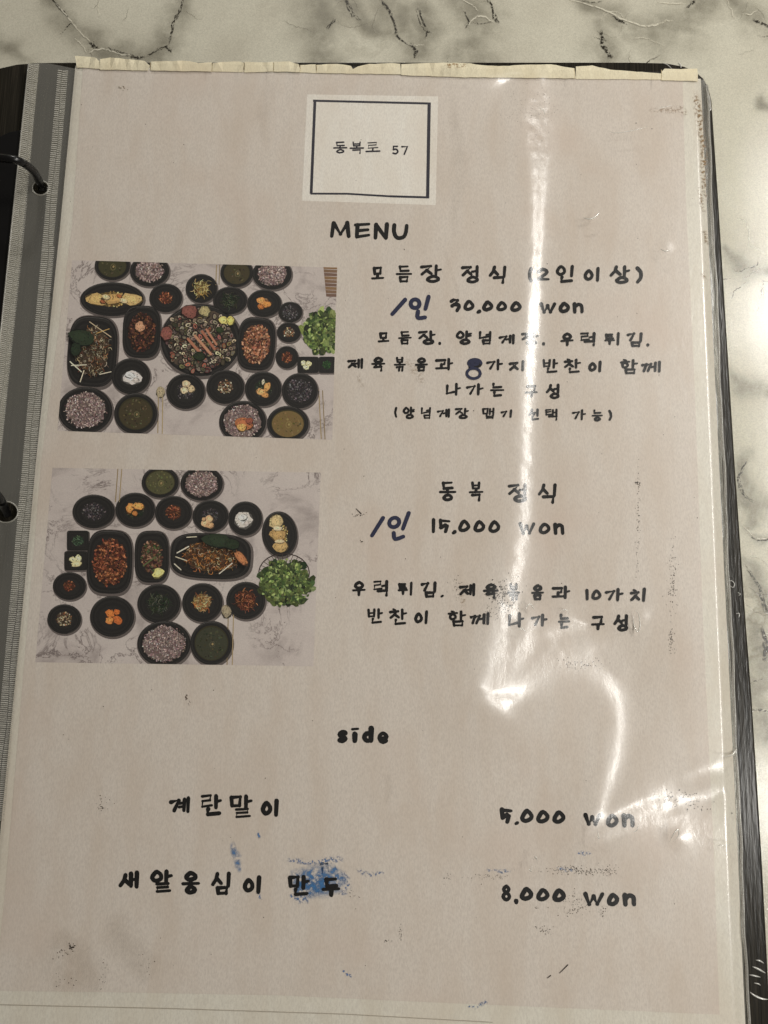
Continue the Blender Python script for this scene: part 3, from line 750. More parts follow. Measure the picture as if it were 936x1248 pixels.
        for ex in style[5:]:
            what, ex_x, ex_y, ea, eb, er, ec = ex
            q = Z(ex_x, ex_y)
            if what == 'line': p.stroke([q, Z(ea, eb)], er, er, C(*ec, K), cap=True)
            else:
                p.blob(q[0] + .3, q[1] + .5, ea / s_ * 1.12, eb / s_ * 1.12, er, C(*[v * .4 for v in ec], K), 9, .08)
                p.blob(*q, ea / s_, eb / s_, er, C(*ec, K), 12, .2)
                p.blob(q[0] - .3, q[1] - .4, ea / s_ * .55, eb / s_ * .55, er, C(*[min(255, v * 1.12) for v in ec], K), 7, .1)
                for _ in range(int(min(60, ea * eb / 9))):
                    t, rr = R.uniform(0, 6.28), R.random() ** .5 * .92; m = R.choice([.45, .65, .85, 1.1, 1.25])
                    px, py = ea / s_ * rr * math.cos(t), eb / s_ * rr * math.sin(t)
                    p.blob(q[0] + px * math.cos(er) - py * math.sin(er), q[1] + px * math.sin(er) + py * math.cos(er), R.uniform(.4, 1.1), R.uniform(.25, .6), R.uniform(0, 3), cc(tuple(min(255, v * m) for v in ec), 10), 5, .3)
        nm = {'bowl': 'printed_bowl', 'plate': 'printed_plate', 'tray': 'printed_tray', 'square': 'printed_square_dish', 'leafy': 'printed_greens', 'cutlery': 'printed_cutlery', 'table': 'printed_wood'}[kind]
        if p.f: p.build(nm, ph)
    return ph
RICE = [(166, 140, 134), (182, 158, 150), (138, 110, 106), (198, 176, 168), (112, 84, 84)]
SOUP = [(62, 56, 34), (92, 84, 54), (42, 38, 24)]
RED = [(154, 80, 48), (114, 54, 34), (184, 112, 70), (66, 36, 26), (96, 50, 32)]
ORG = [(190, 128, 74), (150, 92, 52), (214, 166, 110)]
GRN = [(46, 58, 38), (34, 44, 32), (70, 80, 52), (86, 90, 74)]
DRK = [(58, 52, 54), (40, 36, 38), (88, 80, 82), (110, 102, 104)]
MIX = [(182, 160, 120), (150, 90, 54), (90, 70, 50), (60, 44, 34), (204, 190, 160)]
YEL = [(196, 160, 84), (172, 134, 64), (214, 190, 124), (120, 84, 40)]
SEA = [(176, 158, 138), (128, 108, 92), (152, 84, 66), (92, 78, 66), (196, 176, 140), (108, 98, 62)]
LEAF = [(92, 112, 52), (110, 130, 62), (72, 92, 44), (134, 150, 84), (50, 68, 34)]
WHT = [(206, 198, 190), (186, 176, 168), (222, 216, 208)]
q1 = [(88, 317), (411, 326), (405, 536), (70, 525)]
d1 = [
 ('bowl', 200, 36, 56, 46, 0, (SOUP, 30, 0, 1, 'soup')), ('bowl', 318, 52, 62, 50, 0, (RICE, 260, .76, 1.1)),
 ('bowl', 594, 58, 52, 46, 0, (SOUP, 30, 0, 1, 'soup')), ('bowl', 706, 62, 62, 50, 0, (RICE, 260, .78, 1.1)),
 ('plate', 199, 142, 100, 54, 0, (YEL, 60, .5, 1.2, 'bits', ('b', 150, 142, 34, 18, .1, (196, 160, 96)), ('b', 205, 140, 38, 17, -.1, (186, 146, 84)), ('b', 258, 142, 34, 18, .1, (200, 166, 104)),
        ('b', 180, 135, 12, 8, .1, (214, 190, 140)), ('b', 236, 146, 12, 7, .3, (214, 190, 140)), ('b', 168, 150, 9, 5, .3, (150, 84, 50)), ('b', 222, 132, 9, 5, .3, (160, 96, 50)))),
 ('bowl', 369, 138, 52, 46, 0, (RED, 60, .42, 1.1)), ('bowl', 482, 108, 50, 46, 0, (YEL, 80, .52, 1.6, 'strands')),
 ('bowl', 573, 146, 54, 44, 0, (GRN, 80, .5, 1.3, 'strands')), ('bowl', 681, 155, 54, 44, 0, (ORG, 40, .36, 1.1, 'bits', ('b', 672, 146, 14, 10, .3, (216, 144, 74)), ('b', 690, 158, 14, 9, -.4, (206, 130, 60)), ('b', 670, 166, 10, 8, .4, (180, 104, 46)))),
 ('bowl', 764, 183, 38, 33, 0, (DRK, 60, .7, 1)), ('bowl', 759, 247, 38, 32, 0, (MIX, 45, .5, 1)), ('bowl', 753, 326, 36, 36, 0, (RED, 40, .5, 1)),
 ('tray', 137, 308, 78, 112, 4, (MIX, 240, .74, 1.4, 'strands', ('b', 100, 262, 40, 24, .3, (40, 52, 34)), ('b', 84, 300, 16, 20, .3, (34, 46, 30)), ('line', 66, 340, 102, 372, 1.3, (216, 206, 180)), ('line', 98, 404, 110, 368, 1.2, (210, 200, 172)),
        ('line', 70, 352, 118, 350, 1.1, (214, 204, 178)), ('line', 150, 250, 190, 236, 1.0, (190, 150, 84)), ('line', 160, 380, 196, 372, 1.1, (206, 196, 170)), ('line', 128, 214, 196, 262, 1.0, (196, 176, 140)))),
 ('tray', 293, 246, 60, 83, 2, ([(92, 52, 36), (64, 36, 28), (126, 76, 50), (48, 30, 24)], 260, .76, 1.7, 'bits', ('b', 286, 228, 16, 15, 0, (196, 140, 104)))),
 ('plate', 480, 272, 127, 114, 0, (SEA, 260, .93, 1.7, 'shells', ('b', 444, 182, 26, 20, .2, (128, 74, 64)), ('b', 492, 180, 18, 17, 0, (160, 146, 100)), ('b', 372, 250, 16, 22, .3, (132, 76, 66)),
        ('line', 440, 268, 494, 330, 3.4, (170, 108, 80)), ('line', 462, 258, 512, 316, 3.2, (186, 130, 98)), ('line', 484, 244, 524, 300, 3.2, (164, 100, 74)), ('line', 498, 238, 530, 286, 2.6, (180, 120, 90)),
        ('b', 552, 208, 15, 11, .5, (216, 200, 108)), ('b', 574, 210, 12, 13, .2, (206, 190, 96)), ('b', 476, 322, 18, 14, .2, (36, 46, 26)), ('b', 540, 238, 12, 9, .2, (44, 58, 30)))),
 ('tray', 656, 284, 60, 84, 4, ([(174, 106, 72), (140, 80, 54), (198, 142, 106), (92, 52, 38)], 260, .76, 1.7)),
 ('leafy', 868, 246, 66, 76, 8, (LEAF, 260, .96, 2.2, 'leaves')),
 ('square', 820, 350, 34, 26, 0, (GRN, 4, .3, .6, 'bits', ('b', 806, 344, 9, 8, .2, (226, 212, 160)), ('b', 822, 346, 9, 8, .2, (220, 204, 150)), ('b', 814, 358, 9, 7, .2, (228, 214, 164)))),
 ('square', 880, 350, 26, 26, 0, ([(52, 92, 44), (36, 66, 34)], 40, .55, .8)),
 ('bowl', 259, 386, 61, 57, 0, (WHT, 12, .2, 1, 'bits', ('b', 262, 390, 30, 22, 0, (206, 198, 192)), ('b', 254, 382, 14, 9, 0, (220, 212, 206)), ('b', 274, 398, 10, 8, 0, (188, 178, 170)))),
 ('bowl', 432, 434, 61, 56, 0, (DRK, 40, .5, 1.1, 'bits', ('b', 434, 410, 12, 11, 0, (206, 180, 140)), ('b', 428, 430, 12, 11, 0, (214, 190, 150)), ('b', 450, 426, 12, 11, 0, (200, 172, 130)))),
 ('bowl', 558, 420, 60, 54, 0, (MIX, 60, .42, 1.1)), ('bowl', 678, 426, 58, 55, 0, (GRN, 40, .5, 1, 'bits', ('b', 672, 436, 18, 10, .3, (216, 160, 96)), ('b', 690, 420, 9, 16, .4, (206, 146, 80)), ('b', 684, 446, 12, 7, .1, (196, 136, 74)), ('b', 678, 404, 4, 9, .1, (200, 190, 160)))),
 ('bowl', 794, 432, 57, 56, 0, (DRK, 130, .74, 1)),
 ('bowl', 114, 494, 86, 74, 0, (RICE, 420, .80, 1.1)), ('bowl', 274, 504, 68, 65, 0, (SOUP, 60, 0, 1, 'soup')),
 ('bowl', 613, 530, 74, 66, 0, (RICE, 330, .84, 1.1, 'bits', ('b', 616, 536, 28, 18, .2, (172, 100, 60)), ('b', 610, 548, 14, 12, 0, (208, 156, 84)), ('b', 634, 528, 12, 10, .2, (140, 74, 54)))),
 ('bowl', 756, 536, 66, 56, 0, ([(112, 92, 48), (132, 112, 64), (84, 72, 38)], 60, 0, 1, 'soup')),
 ('cutlery', 354, 500, 20, 60, 0, ([(150, 130, 90)], 0, .1, 1, 'bits', ('line', 346, 450, 344, 566, 1.2, (150, 128, 88)), ('line', 360, 440, 358, 568, 1.2, (164, 142, 100)), ('b', 352, 436, 13, 18, 0, (164, 148, 116)))),
 ('cutlery', 856, 500, 20, 60, 0, ([(150, 130, 90)], 0, .1, 1, 'bits', ('line', 854, 430, 862, 584, 1.2, (150, 128, 88)), ('line', 866, 432, 874, 586, 1.1, (132, 112, 78)))),
 ('cutlery', 535, 60, 20, 60, 0, ([(150, 130, 90)], 0, .1, 1, 'bits', ('line', 530, 34, 528, 96, 1.1, (150, 128, 88)), ('line', 540, 34, 538, 96, 1.0, (132, 112, 78)))),
]
food_photo(q1, (60, 310), 2.6, d1, 'upper printed photo of a seafood platter among black bowls on marble')
# strip of brown wood at the photo's right border
pw = Print(-.000072, 4e-7, q1)
for i in range(9):
    pw.poly([(394 + i * .4, 324 + i * 4.2), (413, 325 + i * 4.2), (413, 328.4 + i * 4.2), (394.4 + i * .4, 327.8 + i * 4.2)], C(132 - 10 * (i % 3), 104 - 8 * (i % 3), 76, 1.3))
pw.build('printed_wood', bpy.data.objects['food_photo'])
q2 = [(64, 570), (391, 576), (382, 812), (43, 807)]
d2 = [
 ('bowl', 418, 70, 57, 48, 0, ([(78, 76, 46), (100, 98, 60), (58, 56, 34)], 60, 0, 1, 'soup')), ('bowl', 546, 74, 65, 53, 0, (RICE, 320, .80, 1.1)),
 ('bowl', 213, 160, 65, 52, 0, (DRK, 100, .56, 1)),
 ('bowl', 341, 155, 61, 53, 0, (GRN, 40, .48, 1, 'strands', ('b', 324, 150, 11, 16, .2, (216, 140, 66)), ('b', 350, 144, 18, 10, .1, (222, 150, 74)), ('b', 340, 166, 8, 8, .1, (180, 110, 50)))),
 ('bowl', 459, 163, 57, 51, 0, (RED, 60, .46, 1)), ('bowl', 573, 174, 55, 49, 0, (DRK, 50, .5, 1, 'bits', ('b', 570, 184, 12, 11, 0, (206, 166, 120)), ('b', 556, 196, 11, 11, 0, (214, 172, 126)), ('b', 572, 203, 12, 9, 0, (196, 150, 104)), ('b', 552, 184, 6, 6, 0, (180, 140, 100)))),
 ('bowl', 680, 182, 52, 53, 0, (WHT, 12, .2, 1, 'bits', ('b', 676, 186, 27, 25, 0, (200, 192, 182)), ('b', 672, 178, 13, 10, 0, (216, 208, 200)), ('b', 686, 196, 9, 8, 0, (184, 174, 166)))),
 ('plate', 786, 230, 54, 70, -8, (YEL, 60, .5, 1.2, 'bits', ('b', 776, 192, 22, 22, 0, (190, 166, 116)), ('b', 780, 232, 24, 18, 0, (176, 140, 84)), ('b', 790, 268, 23, 16, 0, (184, 150, 92)), ('b', 780, 212, 14, 7, 0, (210, 190, 150)), ('b', 786, 252, 14, 6, 0, (206, 180, 136)))),
 ('square', 164, 250, 34, 31, 0, ([(60, 84, 60), (90, 116, 86), (36, 54, 38)], 50, .55, .8)),
 ('square', 158, 312, 36, 30, 0, (GRN, 3, .3, .6, 'bits', ('b', 148, 308, 12, 8, .2, (226, 204, 150)), ('b', 166, 304, 12, 8, 1.2, (232, 212, 160)), ('b', 160, 322, 16, 8, -.2, (222, 198, 142)))),
 ('tray', 262, 316, 70, 98, 2, (RED, 420, .78, 1.7)), ('tray', 392, 300, 53, 80, 0, ([(110, 70, 50), (74, 42, 34), (66, 80, 44), (150, 110, 84)], 160, .66, 1.7, 'bits', ('b', 412, 350, 18, 14, -.7, (222, 204, 120)), ('line', 366, 328, 404, 300, 1.6, (86, 100, 56)))),
 ('tray', 574, 298, 124, 70, 3, ([(150, 96, 50), (196, 176, 134), (110, 66, 38), (214, 130, 58), (72, 50, 36)], 300, .74, 1.3, 'strands', ('b', 596, 250, 46, 20, .1, (38, 50, 32)), ('b', 640, 262, 22, 16, .1, (34, 46, 28)), ('b', 668, 304, 26, 13, .9, (176, 110, 66)),
        ('line', 470, 288, 506, 268, 1.4, (206, 200, 180)), ('line', 462, 322, 482, 340, 1.4, (200, 192, 170)), ('line', 500, 240, 530, 238, 1.2, (196, 188, 160)), ('line', 600, 352, 640, 320, 1.2, (208, 200, 180)), ('line', 466, 300, 500, 312, 1.2, (198, 188, 160)))),
 ('bowl', 138, 390, 51, 43, 0, (RED, 40, .4, 1)), ('bowl', 122, 492, 52, 46, 0, (MIX, 60, .5, 1.1)),
 ('bowl', 270, 484, 68, 63, 0, (RED, 10, .3, 1, 'bits', ('b', 264, 474, 14, 12, .2, (206, 112, 46)), ('b', 284, 470, 9, 8, .2, (196, 100, 40)), ('b', 286, 494, 15, 12, .5, (190, 96, 40)), ('b', 262, 496, 12, 11, .1, (216, 130, 60)))),
 ('bowl', 414, 444, 66, 60, 0, (GRN, 100, .52, 1.4, 'strands')), ('bowl', 548, 441, 62, 60, 0, ([(206, 176, 110), (216, 190, 140), (200, 110, 50), (170, 130, 70)], 90, .46, 1.5, 'strands')),
 ('bowl', 682, 435, 60, 58, 0, (RED, 90, .58, 1.2, 'strands')),
 ('cutlery', 290, 70, 20, 60, 0, ([(150, 130, 90)], 0, .1, 1, 'bits', ('line', 288, 24, 280, 130, 1.2, (140, 118, 80)), ('line', 300, 24, 292, 130, 1.2, (156, 134, 96)))),
 ('cutlery', 634, 540, 20, 60, 0, ([(150, 130, 90)], 0, .1, 1, 'bits', ('line', 628, 480, 624, 640, 1.2, (140, 118, 80)), ('line', 644, 480, 640, 640, 1.2, (156, 134, 96)), ('b', 622, 468, 15, 20, 0, (150, 136, 110)))),
 ('bowl', 430, 568, 82, 70, 0, (RICE, 430, .84, 1.1)), ('bowl', 576, 566, 65, 68, 0, ([(58, 58, 38), (74, 74, 50), (42, 42, 28)], 80, 0, 1, 'soup')),
 ('leafy', 806, 380, 90, 80, 6, (LEAF, 420, .94, 2.2, 'leaves')),
]
d2.insert(-1, ('cutlery', 800, 330, 60, 40, 0, ([(50, 38, 32)], 0, .1, 1, 'bits', *[('line', 800 + 78 * math.cos(t), 350 - 60 * math.sin(t), 800 + 78 * math.cos(t + .25), 350 - 60 * math.sin(t + .25), 1.3, (46, 34, 30)) for t in np.arange(-.2, 3.4, .25)],
     *[('line', 800 + 78 * math.cos(t), 350 - 60 * math.sin(t), 800 + 40 * math.cos(t), 350 - 24 * math.sin(t), .7, (60, 46, 40)) for t in np.arange(.1, 3.1, .22)])))
food_photo(q2, (30, 560), 2.53, d2, 'lower printed photo of side dishes and a leaf basket on marble')

# ---- marker pen writing on the sleeve comes with the sleeve below
# ------------------------------------------------------------ sheet protector
sleeve = empty('sheet_protector', 'worn clear plastic sleeve with a ribbed holed strip and torn top edge over the menu', 'plastic sleeve', (0, 0, 0))
NX, NY = 260, 380
cT = [(91, 83), (859.5, 96)]; cB = [(-27, 1290), (911.5, 1290)]
uu = np.zeros((NY, NX)); vv = np.zeros((NY, NX))
for j in range(NY):
    t = j / (NY - 1)
    v0 = cT[0][1] + (cB[0][1] - cT[0][1]) * t; v1 = cT[1][1] + (cB[1][1] - cT[1][1]) * t
    u0 = 91 - (v0 - 83) * .0985 - 0; u1 = 859.0 + (v1 - 96) * .0437
    s = np.linspace(0, 1, NX); uu[j] = u0 + (u1 - u0) * s; vv[j] = v0 + (v1 - v0) * s
d = np.stack([(uu - 468) / FPX, (624 - vv) / FPX, -np.ones_like(uu)], -1) @ np.array(ROT).T
tt = -CAM.z / d[..., 2]
X = CAM.x + d[..., 0] * tt; Y = CAM.y + d[..., 1] * tt
# slope that a piece of film needs to mirror the added glare strip towards the viewer
vx, vy, vz = CAM.x - X, CAM.y - Y, CAM.z
vl = np.sqrt(vx ** 2 + vy ** 2 + vz ** 2)
lx, lz = STRIPX - X, LZ
def need(yoff):
    ly = yoff - Y; ll = np.sqrt(lx ** 2 + ly ** 2 + lz ** 2)
    hx, hy, hz = vx / vl + lx / ll, vy / vl + ly / ll, vz / vl + lz / ll
    return -hx / hz, -hy / hz
def dseg(pts, wid):
    """soft mask along a polyline with widths (layout units)"""
    m = np.zeros_like(uu)
    for i in range(len(pts) - 1):
        (x0, y0), (x1, y1) = pts[i], pts[i + 1]
        L2 = (x1 - x0) ** 2 + (y1 - y0) ** 2
        t = np.clip(((uu - x0) * (x1 - x0) + (vv - y0) * (y1 - y0)) / L2, 0, 1)
        dd = np.hypot(uu - x0 - t * (x1 - x0), vv - y0 - t * (y1 - y0))
        ww = wid[i] + (wid[i + 1] - wid[i]) * t
        m = np.maximum(m, np.exp(-(dd / ww) ** 2))
    return m
curves = [
 ([(655, 96), (652, 150), (656, 200), (655, 260), (652, 330), (646, 420), (641, 500), (640, 560), (638, 620), (632, 680), (622, 730), (608, 780), (592, 830)], [18, 24, 18, 12, 10, 11, 12, 11, 13, 17, 20, 22, 18]),
 ([(668, 772), (690, 765), (712, 764)], [14, 12, 6]),
 ([(612, 800), (606, 835)], [26, 20]),
 ([(650, 760), (632, 800), (612, 850)], [14, 28, 24]),
 ([(600, 852), (640, 826), (680, 810), (712, 810), (738, 824), (752, 852), (754, 880), (748, 920), (736, 960), (722, 1005), (714, 1020)], [20, 30, 34, 28, 18, 11, 9, 8, 8, 7, 5]),
 ([(722, 1012), (752, 990), (790, 976), (830, 968), (862, 950), (890, 926)], [8, 12, 14, 12, 12, 8]),
]
mask = np.zeros_like(uu)
for c_ in curves: mask = np.maximum(mask, dseg(*c_))
gx, gy = need(0.20)
tx = gx * mask + (1 - mask) * BASE; ty = gy * mask * 1.0
dX = np.diff(X, axis=1); dY = -np.diff(Y, axis=0)
wgt = .06 + mask * 4.0
wgy = .06 + mask * YW
wx = .5 * (wgt[:, 1:] + wgt[:, :-1]); wy = .5 * (wgy[1:] + wgy[:-1])
bx = .5 * (tx[:, 1:] + tx[:, :-1]) * dX; by = -.5 * (ty[1:] + ty[:-1]) * dY
tie = np.full_like(uu, TIE); tie[:, :2] = .3; tie[:, -2:] = .3; tie[:3] = .2; tie[-3:] = .05
def Aop(h):
    ex = wx * (h[:, 1:] - h[:, :-1]); ey = wy * (h[1:] - h[:-1]); o = tie * h
    o[:, 1:] += ex; o[:, :-1] -= ex; o[1:] += ey; o[:-1] -= ey; return o
rhs0 = np.zeros_like(uu)
rhs0[:, 1:] += wx * bx; rhs0[:, :-1] -= wx * bx; rhs0[1:] += wy * by; rhs0[:-1] -= wy * by
h = np.zeros_like(uu); tie0 = tie.copy(); tgt = np.zeros_like(uu)
for rnd in range(7):                       # the film may not sink into the sheet below it
    rhs = rhs0 + tie * tgt
    r_ = rhs - Aop(h); p_ = r_.copy(); rs = (r_ ** 2).sum()
    for it in range(350):
        Ap = Aop(p_); al = rs / (p_ * Ap).sum(); h += al * p_; r_ -= al * Ap; rn = (r_ ** 2).sum()
        if rn < 1e-15: break
        p_ = r_ + rn / rs * p_; rs = rn
    low = h < -LOW
    tie = tie0 + np.where(low | (tgt < 0), TIEL, 0); tgt = np.where(low | (tgt < 0), -LOW * .9, 0)
# small dents that each catch the light as a curl
for (du, dv, r0, amp) in [(718, 262, 9, .00022), (808, 305, 7, .00018), (688, 606, 7, .00014), (778, 748, 10, .00034), (822, 1018, 11, .0003), (690, 655, 5, .0001), (648, 868, 4, .00008)]:
    h += amp * np.exp(-(((uu - du) / r0) ** 2 + ((vv - dv) / r0) ** 2) * 1.2)
rngn = np.random.default_rng(3)
# scuffed, finely cockled areas
def area(cu, cv, ru, rv, amp, k=.30):
    n = rngn.normal(size=uu.shape)
    for _ in range(2):
        n = (n + np.roll(n, 1, 0) + np.roll(n, -1, 0) + np.roll(n, 1, 1) + np.roll(n, -1, 1)) / 5
    return amp * n * np.exp(-(((uu - cu) / ru) ** 2 + ((vv - cv) / rv) ** 2))
h += area(655, 155, 50, 60, 9e-5) + area(615, 740, 40, 26, 1.2e-4) + area(820, 975, 60, 22, 6e-5) + area(820, 130, 60, 60, 5e-5) + area(600, 780, 50, 60, 3e-5) + area(688, 790, 60, 20, 5e-5) + area(645, 380, 26, 220, 4.5e-5) + area(640, 620, 26, 90, 5e-5)
print('film height range mm', (h.min() * 1e3, h.max() * 1e3))
base = .0028
hz = np.maximum(h + base, .0002)
edge = np.minimum(1, np.minimum(np.arange(NX)[None, :], (NX - 1 - np.arange(NX))[None, :]) / 5.0)
hz = hz * edge + (1 - edge) * .0003
vs = np.stack([X, Y, hz], -1).reshape(-1, 3)
ii = (np.arange(NY - 1)[:, None] * NX + np.arange(NX - 1)[None, :]).ravel()
fs = np.stack([ii, ii + NX, ii + NX + 1, ii + 1], -1)
me = bpy.data.meshes.new('front_film'); me.from_pydata(vs.tolist(), [], fs.tolist())
me.polygons.foreach_set('use_smooth', [True] * len(fs))
film = link('front_film', me, FILM, sleeve)

# back film, right seam
slab('back_film', [(91, 84), (860, 97), (912, 1295), (-28, 1295)], -.0006, .0001, STRIPF, sleeve)
seam = []
for i in range(60):
    v = 104 + i * 20.3
    seam.append(P(861.5 + (v - 104) * .0445 + math.sin(i * 1.7) * .5 + math.sin(i * .6) * .7, v, .0001 + .00025 * math.sin(i * .9)))
tube('side_seam', seam, .00042, WELD, sleeve, 8)

# binding strip with punched holes
def lx_(v): return 35 - (v - 76) * .104
def strip_mesh():
    import bmesh
    bm = bmesh.new()
    def loop(pts):
        vs_ = [bm.verts.new(P(u, v, -.0004)) for u, v in pts]
        return [bm.edges.new((vs_[i], vs_[(i + 1) % len(vs_)])) for i in range(len(vs_))]
    out = [(lx_(76), 78), (lx_(76) + 3, 76), (62, 78), (92, 84)]
    out += [(100 - v * .0985, v) for v in range(120, 1300, 60)] + [(-30, 1290), (lx_(1290), 1290)] + [(lx_(v), v) for v in range(1240, 90, -60)]
    e = loop(out)
    for (cu, cv, r0) in ((49.5, 229, 8.6), (7, 624, 13)):
        e += loop([(cu + r0 * math.cos(t) * 1.1, cv + r0 * math.sin(t) * .95) for t in np.arange(0, 6.28, .26)])
    bmesh.ops.triangle_fill(bm, use_beauty=True, use_dissolve=False, edges=e)
    m = bpy.data.meshes.new('binding_strip'); bm.to_mesh(m); bm.free(); return m
RIB = mat_film('embossed_rib_film', .12, .3, .55, (.3, .1), (.9, .89, .85))
st = link('binding_strip', strip_mesh(), STRIPF, sleeve)
md = st.modifiers.new('solid', 'SOLIDIFY'); md.thickness = .00015
def hole_rim(cu, cv, r0):
    return tube('hole_rim', [P(cu + r0 * math.cos(t) * 1.1, cv + r0 * math.sin(t) * .95, -.0002) for t in np.arange(0, 6.6, .3)], .00022, WELD, sleeve, 6)
hole_rim(49.5, 229, 9.2); hole_rim(7, 624, 13.6)
# two welded bands of tiny ribs
def band(a0, a1, v0, v1, pitch, herring, nm):
    """a0(v), a1(v): left and right side of the band"""
    vs_, fs_ = [], []
    v = v0; k = 0
    while v < v1:
        for c_ in range(2):
            l0, l1 = a0(v), a1(v); mid = (l0 + l1) / 2 + math.sin(v * .045) * 1.2
            x0, x1 = (l0, mid - .4) if c_ == 0 else (mid + .4, l1)
            vb = v + (pitch / 2 if c_ else 0) + R.uniform(-.15, .15)
            sl = herring if c_ == 0 else -herring
            hh = R.uniform(.0002, .0004); t = pitch * .30
            b = len(vs_)
            vs_ += [tuple(P(x0, vb - t, -.0003)), tuple(P(x1, vb - t + sl, -.0003)), tuple(P(x1, vb + t + sl, -.0003)), tuple(P(x0, vb + t, -.0003)),
                    tuple(P(x0 + .3, vb, -.0003 + hh)), tuple(P(x1 - .3, vb + sl, -.0003 + hh))]
            fs_ += [(b, b + 4, b + 5, b + 1), (b + 3, b + 2, b + 5, b + 4), (b, b + 3, b + 4), (b + 1, b + 5, b + 2)]
        v += pitch; k += 1
    m = bpy.data.meshes.new(nm); m.from_pydata(vs_, [], fs_)
    o = link(nm, m, RIB, sleeve); o['kind'] = 'stuff'; return o
band(lambda v: lx_(v) + 1, lambda v: lx_(v) + 12 + min(4, (v - 76) * .02), 79, 700, 2.3, 1.6, 'weld_ribs')
band(lambda v: 70.5 - (v - 85) * .0905, lambda v: 83 - (v - 85) * .0870 + (2 if v > 300 else 0), 86, 1000, 2.5, .6, 'weld_ribs')
slab('weld_band', [(lx_(78) + .5, 78), (lx_(78) + 13, 77.5), (lx_(700) + 16, 700), (lx_(700) + .5, 700)], -.00030, .00008, WELD, sleeve)
slab('weld_band', [(71, 85), (82.5, 86), (29.5 + .5 - 0, 720), (14, 720)], -.00030, .00008, STRIPF, sleeve)
tube('strip_edge', [P(lx_(v) + .2, v, -.0003 + .0002 * math.sin(v * .05)) for v in range(78, 760, 12)], .0003, WELD, sleeve, 6)

# torn, yellowed flaps along the top edge
flaps = [
 [(91.5, 67), (117, 69), (122, 76), (122, 84), (93, 82)], [(122, 71), (134, 69), (176, 73), (183, 80), (180, 86), (122, 84.5)],
 [(184, 74), (222, 73), (239, 76), (242, 77), (258, 76), (258, 87), (184, 86)], [(259, 77), (277, 75), (294, 75), (297, 77), (296, 88), (259, 87)],
 [(298, 75), (320, 76), (333, 75.5), (333, 87), (298, 88)], [(334, 75), (352, 75), (364, 78), (365.5, 83), (366, 88), (334, 87)],
 [(366, 79), (385, 78), (385, 89), (366, 88)], [(386, 79), (411, 77.5), (428, 80), (430, 84), (436, 81), (450, 78), (478, 77), (488, 77.5), (489, 90.5), (386, 89)],
 [(489, 78), (530, 76.5), (567, 76.5), (588, 79.5), (614, 80.5), (640, 79), (672, 78.5), (690, 82), (700, 83), (702, 95.5), (560, 94), (489, 91.5)],
 [(702, 81), (722, 80), (744, 85), (770, 87), (806, 89.5), (806, 97), (740, 96.5), (702, 96)],
 [(806, 88), (810, 83.5), (830, 84), (850, 83.5), (851, 92), (850, 99), (806, 97.5)],
]
for i, fl in enumerate(flaps):
    cx = sum(p[0] for p in fl) / len(fl)
    import bmesh
    bm = bmesh.new()
    # densify outline, lift the upper lip
    pts = []
    for a, b in zip(fl, fl[1:] + fl[:1]):
        n = max(1, int(math.dist(a, b) / 6))
        for k in range(n):
            t = k / n; pts.append((a[0] + (b[0] - a[0]) * t + R.uniform(-.3, .3), a[1] + (b[1] - a[1]) * t + R.uniform(-.35, .35)))
    pts = [(x, y + (1.0 if y < 74.5 else 0)) for x, y in pts]
    topv = [bm.verts.new(P(x, y, .0001 + .00010 * (i % 3) + max(0, (88 - y)) * .00004 * R.uniform(.3, 1.3))) for x, y in pts]
    f = bm.faces.new(topv); f.normal_update()
    if f.normal.z < 0: f.normal_flip()
    bmesh.ops.triangulate(bm, faces=[f])
    m = bpy.data.meshes.new('torn_flap'); bm.to_mesh(m); bm.free()
    o = link('torn_flap', m, CREAM, sleeve)
    md = o.modifiers.new('solid', 'SOLIDIFY'); md.thickness = .0001
CR2 = C(176, 160, 126, 1.3)
for x, ya, yb in ((183, 76, 86), (258, 77, 87), (297, 76, 88), (333, 76, 88), (365.5, 79, 88), (385.5, 79, 89), (700, 84, 96), (806, 85, 98)):
    pf = Print(.0032, 1e-6); pf.stroke([(x, ya), (x + .6, (ya + yb) / 2), (x - .2, yb)], .7, .5, CR2, cap=False)
    pf.build('flap_crease', sleeve)

def marker(strokes, wd):
    p = Print(-.00003, 6e-7)
    for s_ in strokes:
        q = catmull(s_, 4) if len(s_) > 2 else s_
        p.stroke(q, wd, wd * .92, NAVY)
    return p.build('marker_writing', page)
def circ(cx, cy, rx, ry, rot=0, n=10):
    c_, s_ = math.cos(rot), math.sin(rot)
    return [(cx + rx * math.cos(t) * c_ - ry * math.sin(t) * s_, cy + rx * math.cos(t) * s_ + ry * math.sin(t) * c_) for t in np.linspace(0, 2 * math.pi, n)]
def Z5(x, y): return (440 + x / 4.68, 300 + y / 4.68)
marker([[Z5(252, 305), Z5(178, 388)], [Z5(252, 305), Z5(250, 306)], circ(*Z5(309, 328), 5.4, 5.2), [Z5(386, 288), Z5(368, 358)], [Z5(326, 372), Z5(324, 408), Z5(366, 406)]], 5.2)
def ZA(x, y): return (440 + x / 3.6, 570 + y / 3.6)
marker([[ZA(97, 220), ZA(48, 298)], circ(*ZA(146, 240), 6.4, 5.4, -.6), [ZA(210, 198), ZA(184, 268)], [ZA(144, 286), ZA(150, 313), ZA(186, 302)]], 5.0)
def Z7(x, y): return (410 + x / s7, 390 + y / s7)
marker([circ(*Z7(752, 234), 7.8, 4.6), circ(*Z7(752, 234), 4.0, 2.0), circ(*Z7(746, 290), 8.2, 6.2)], 3.6)

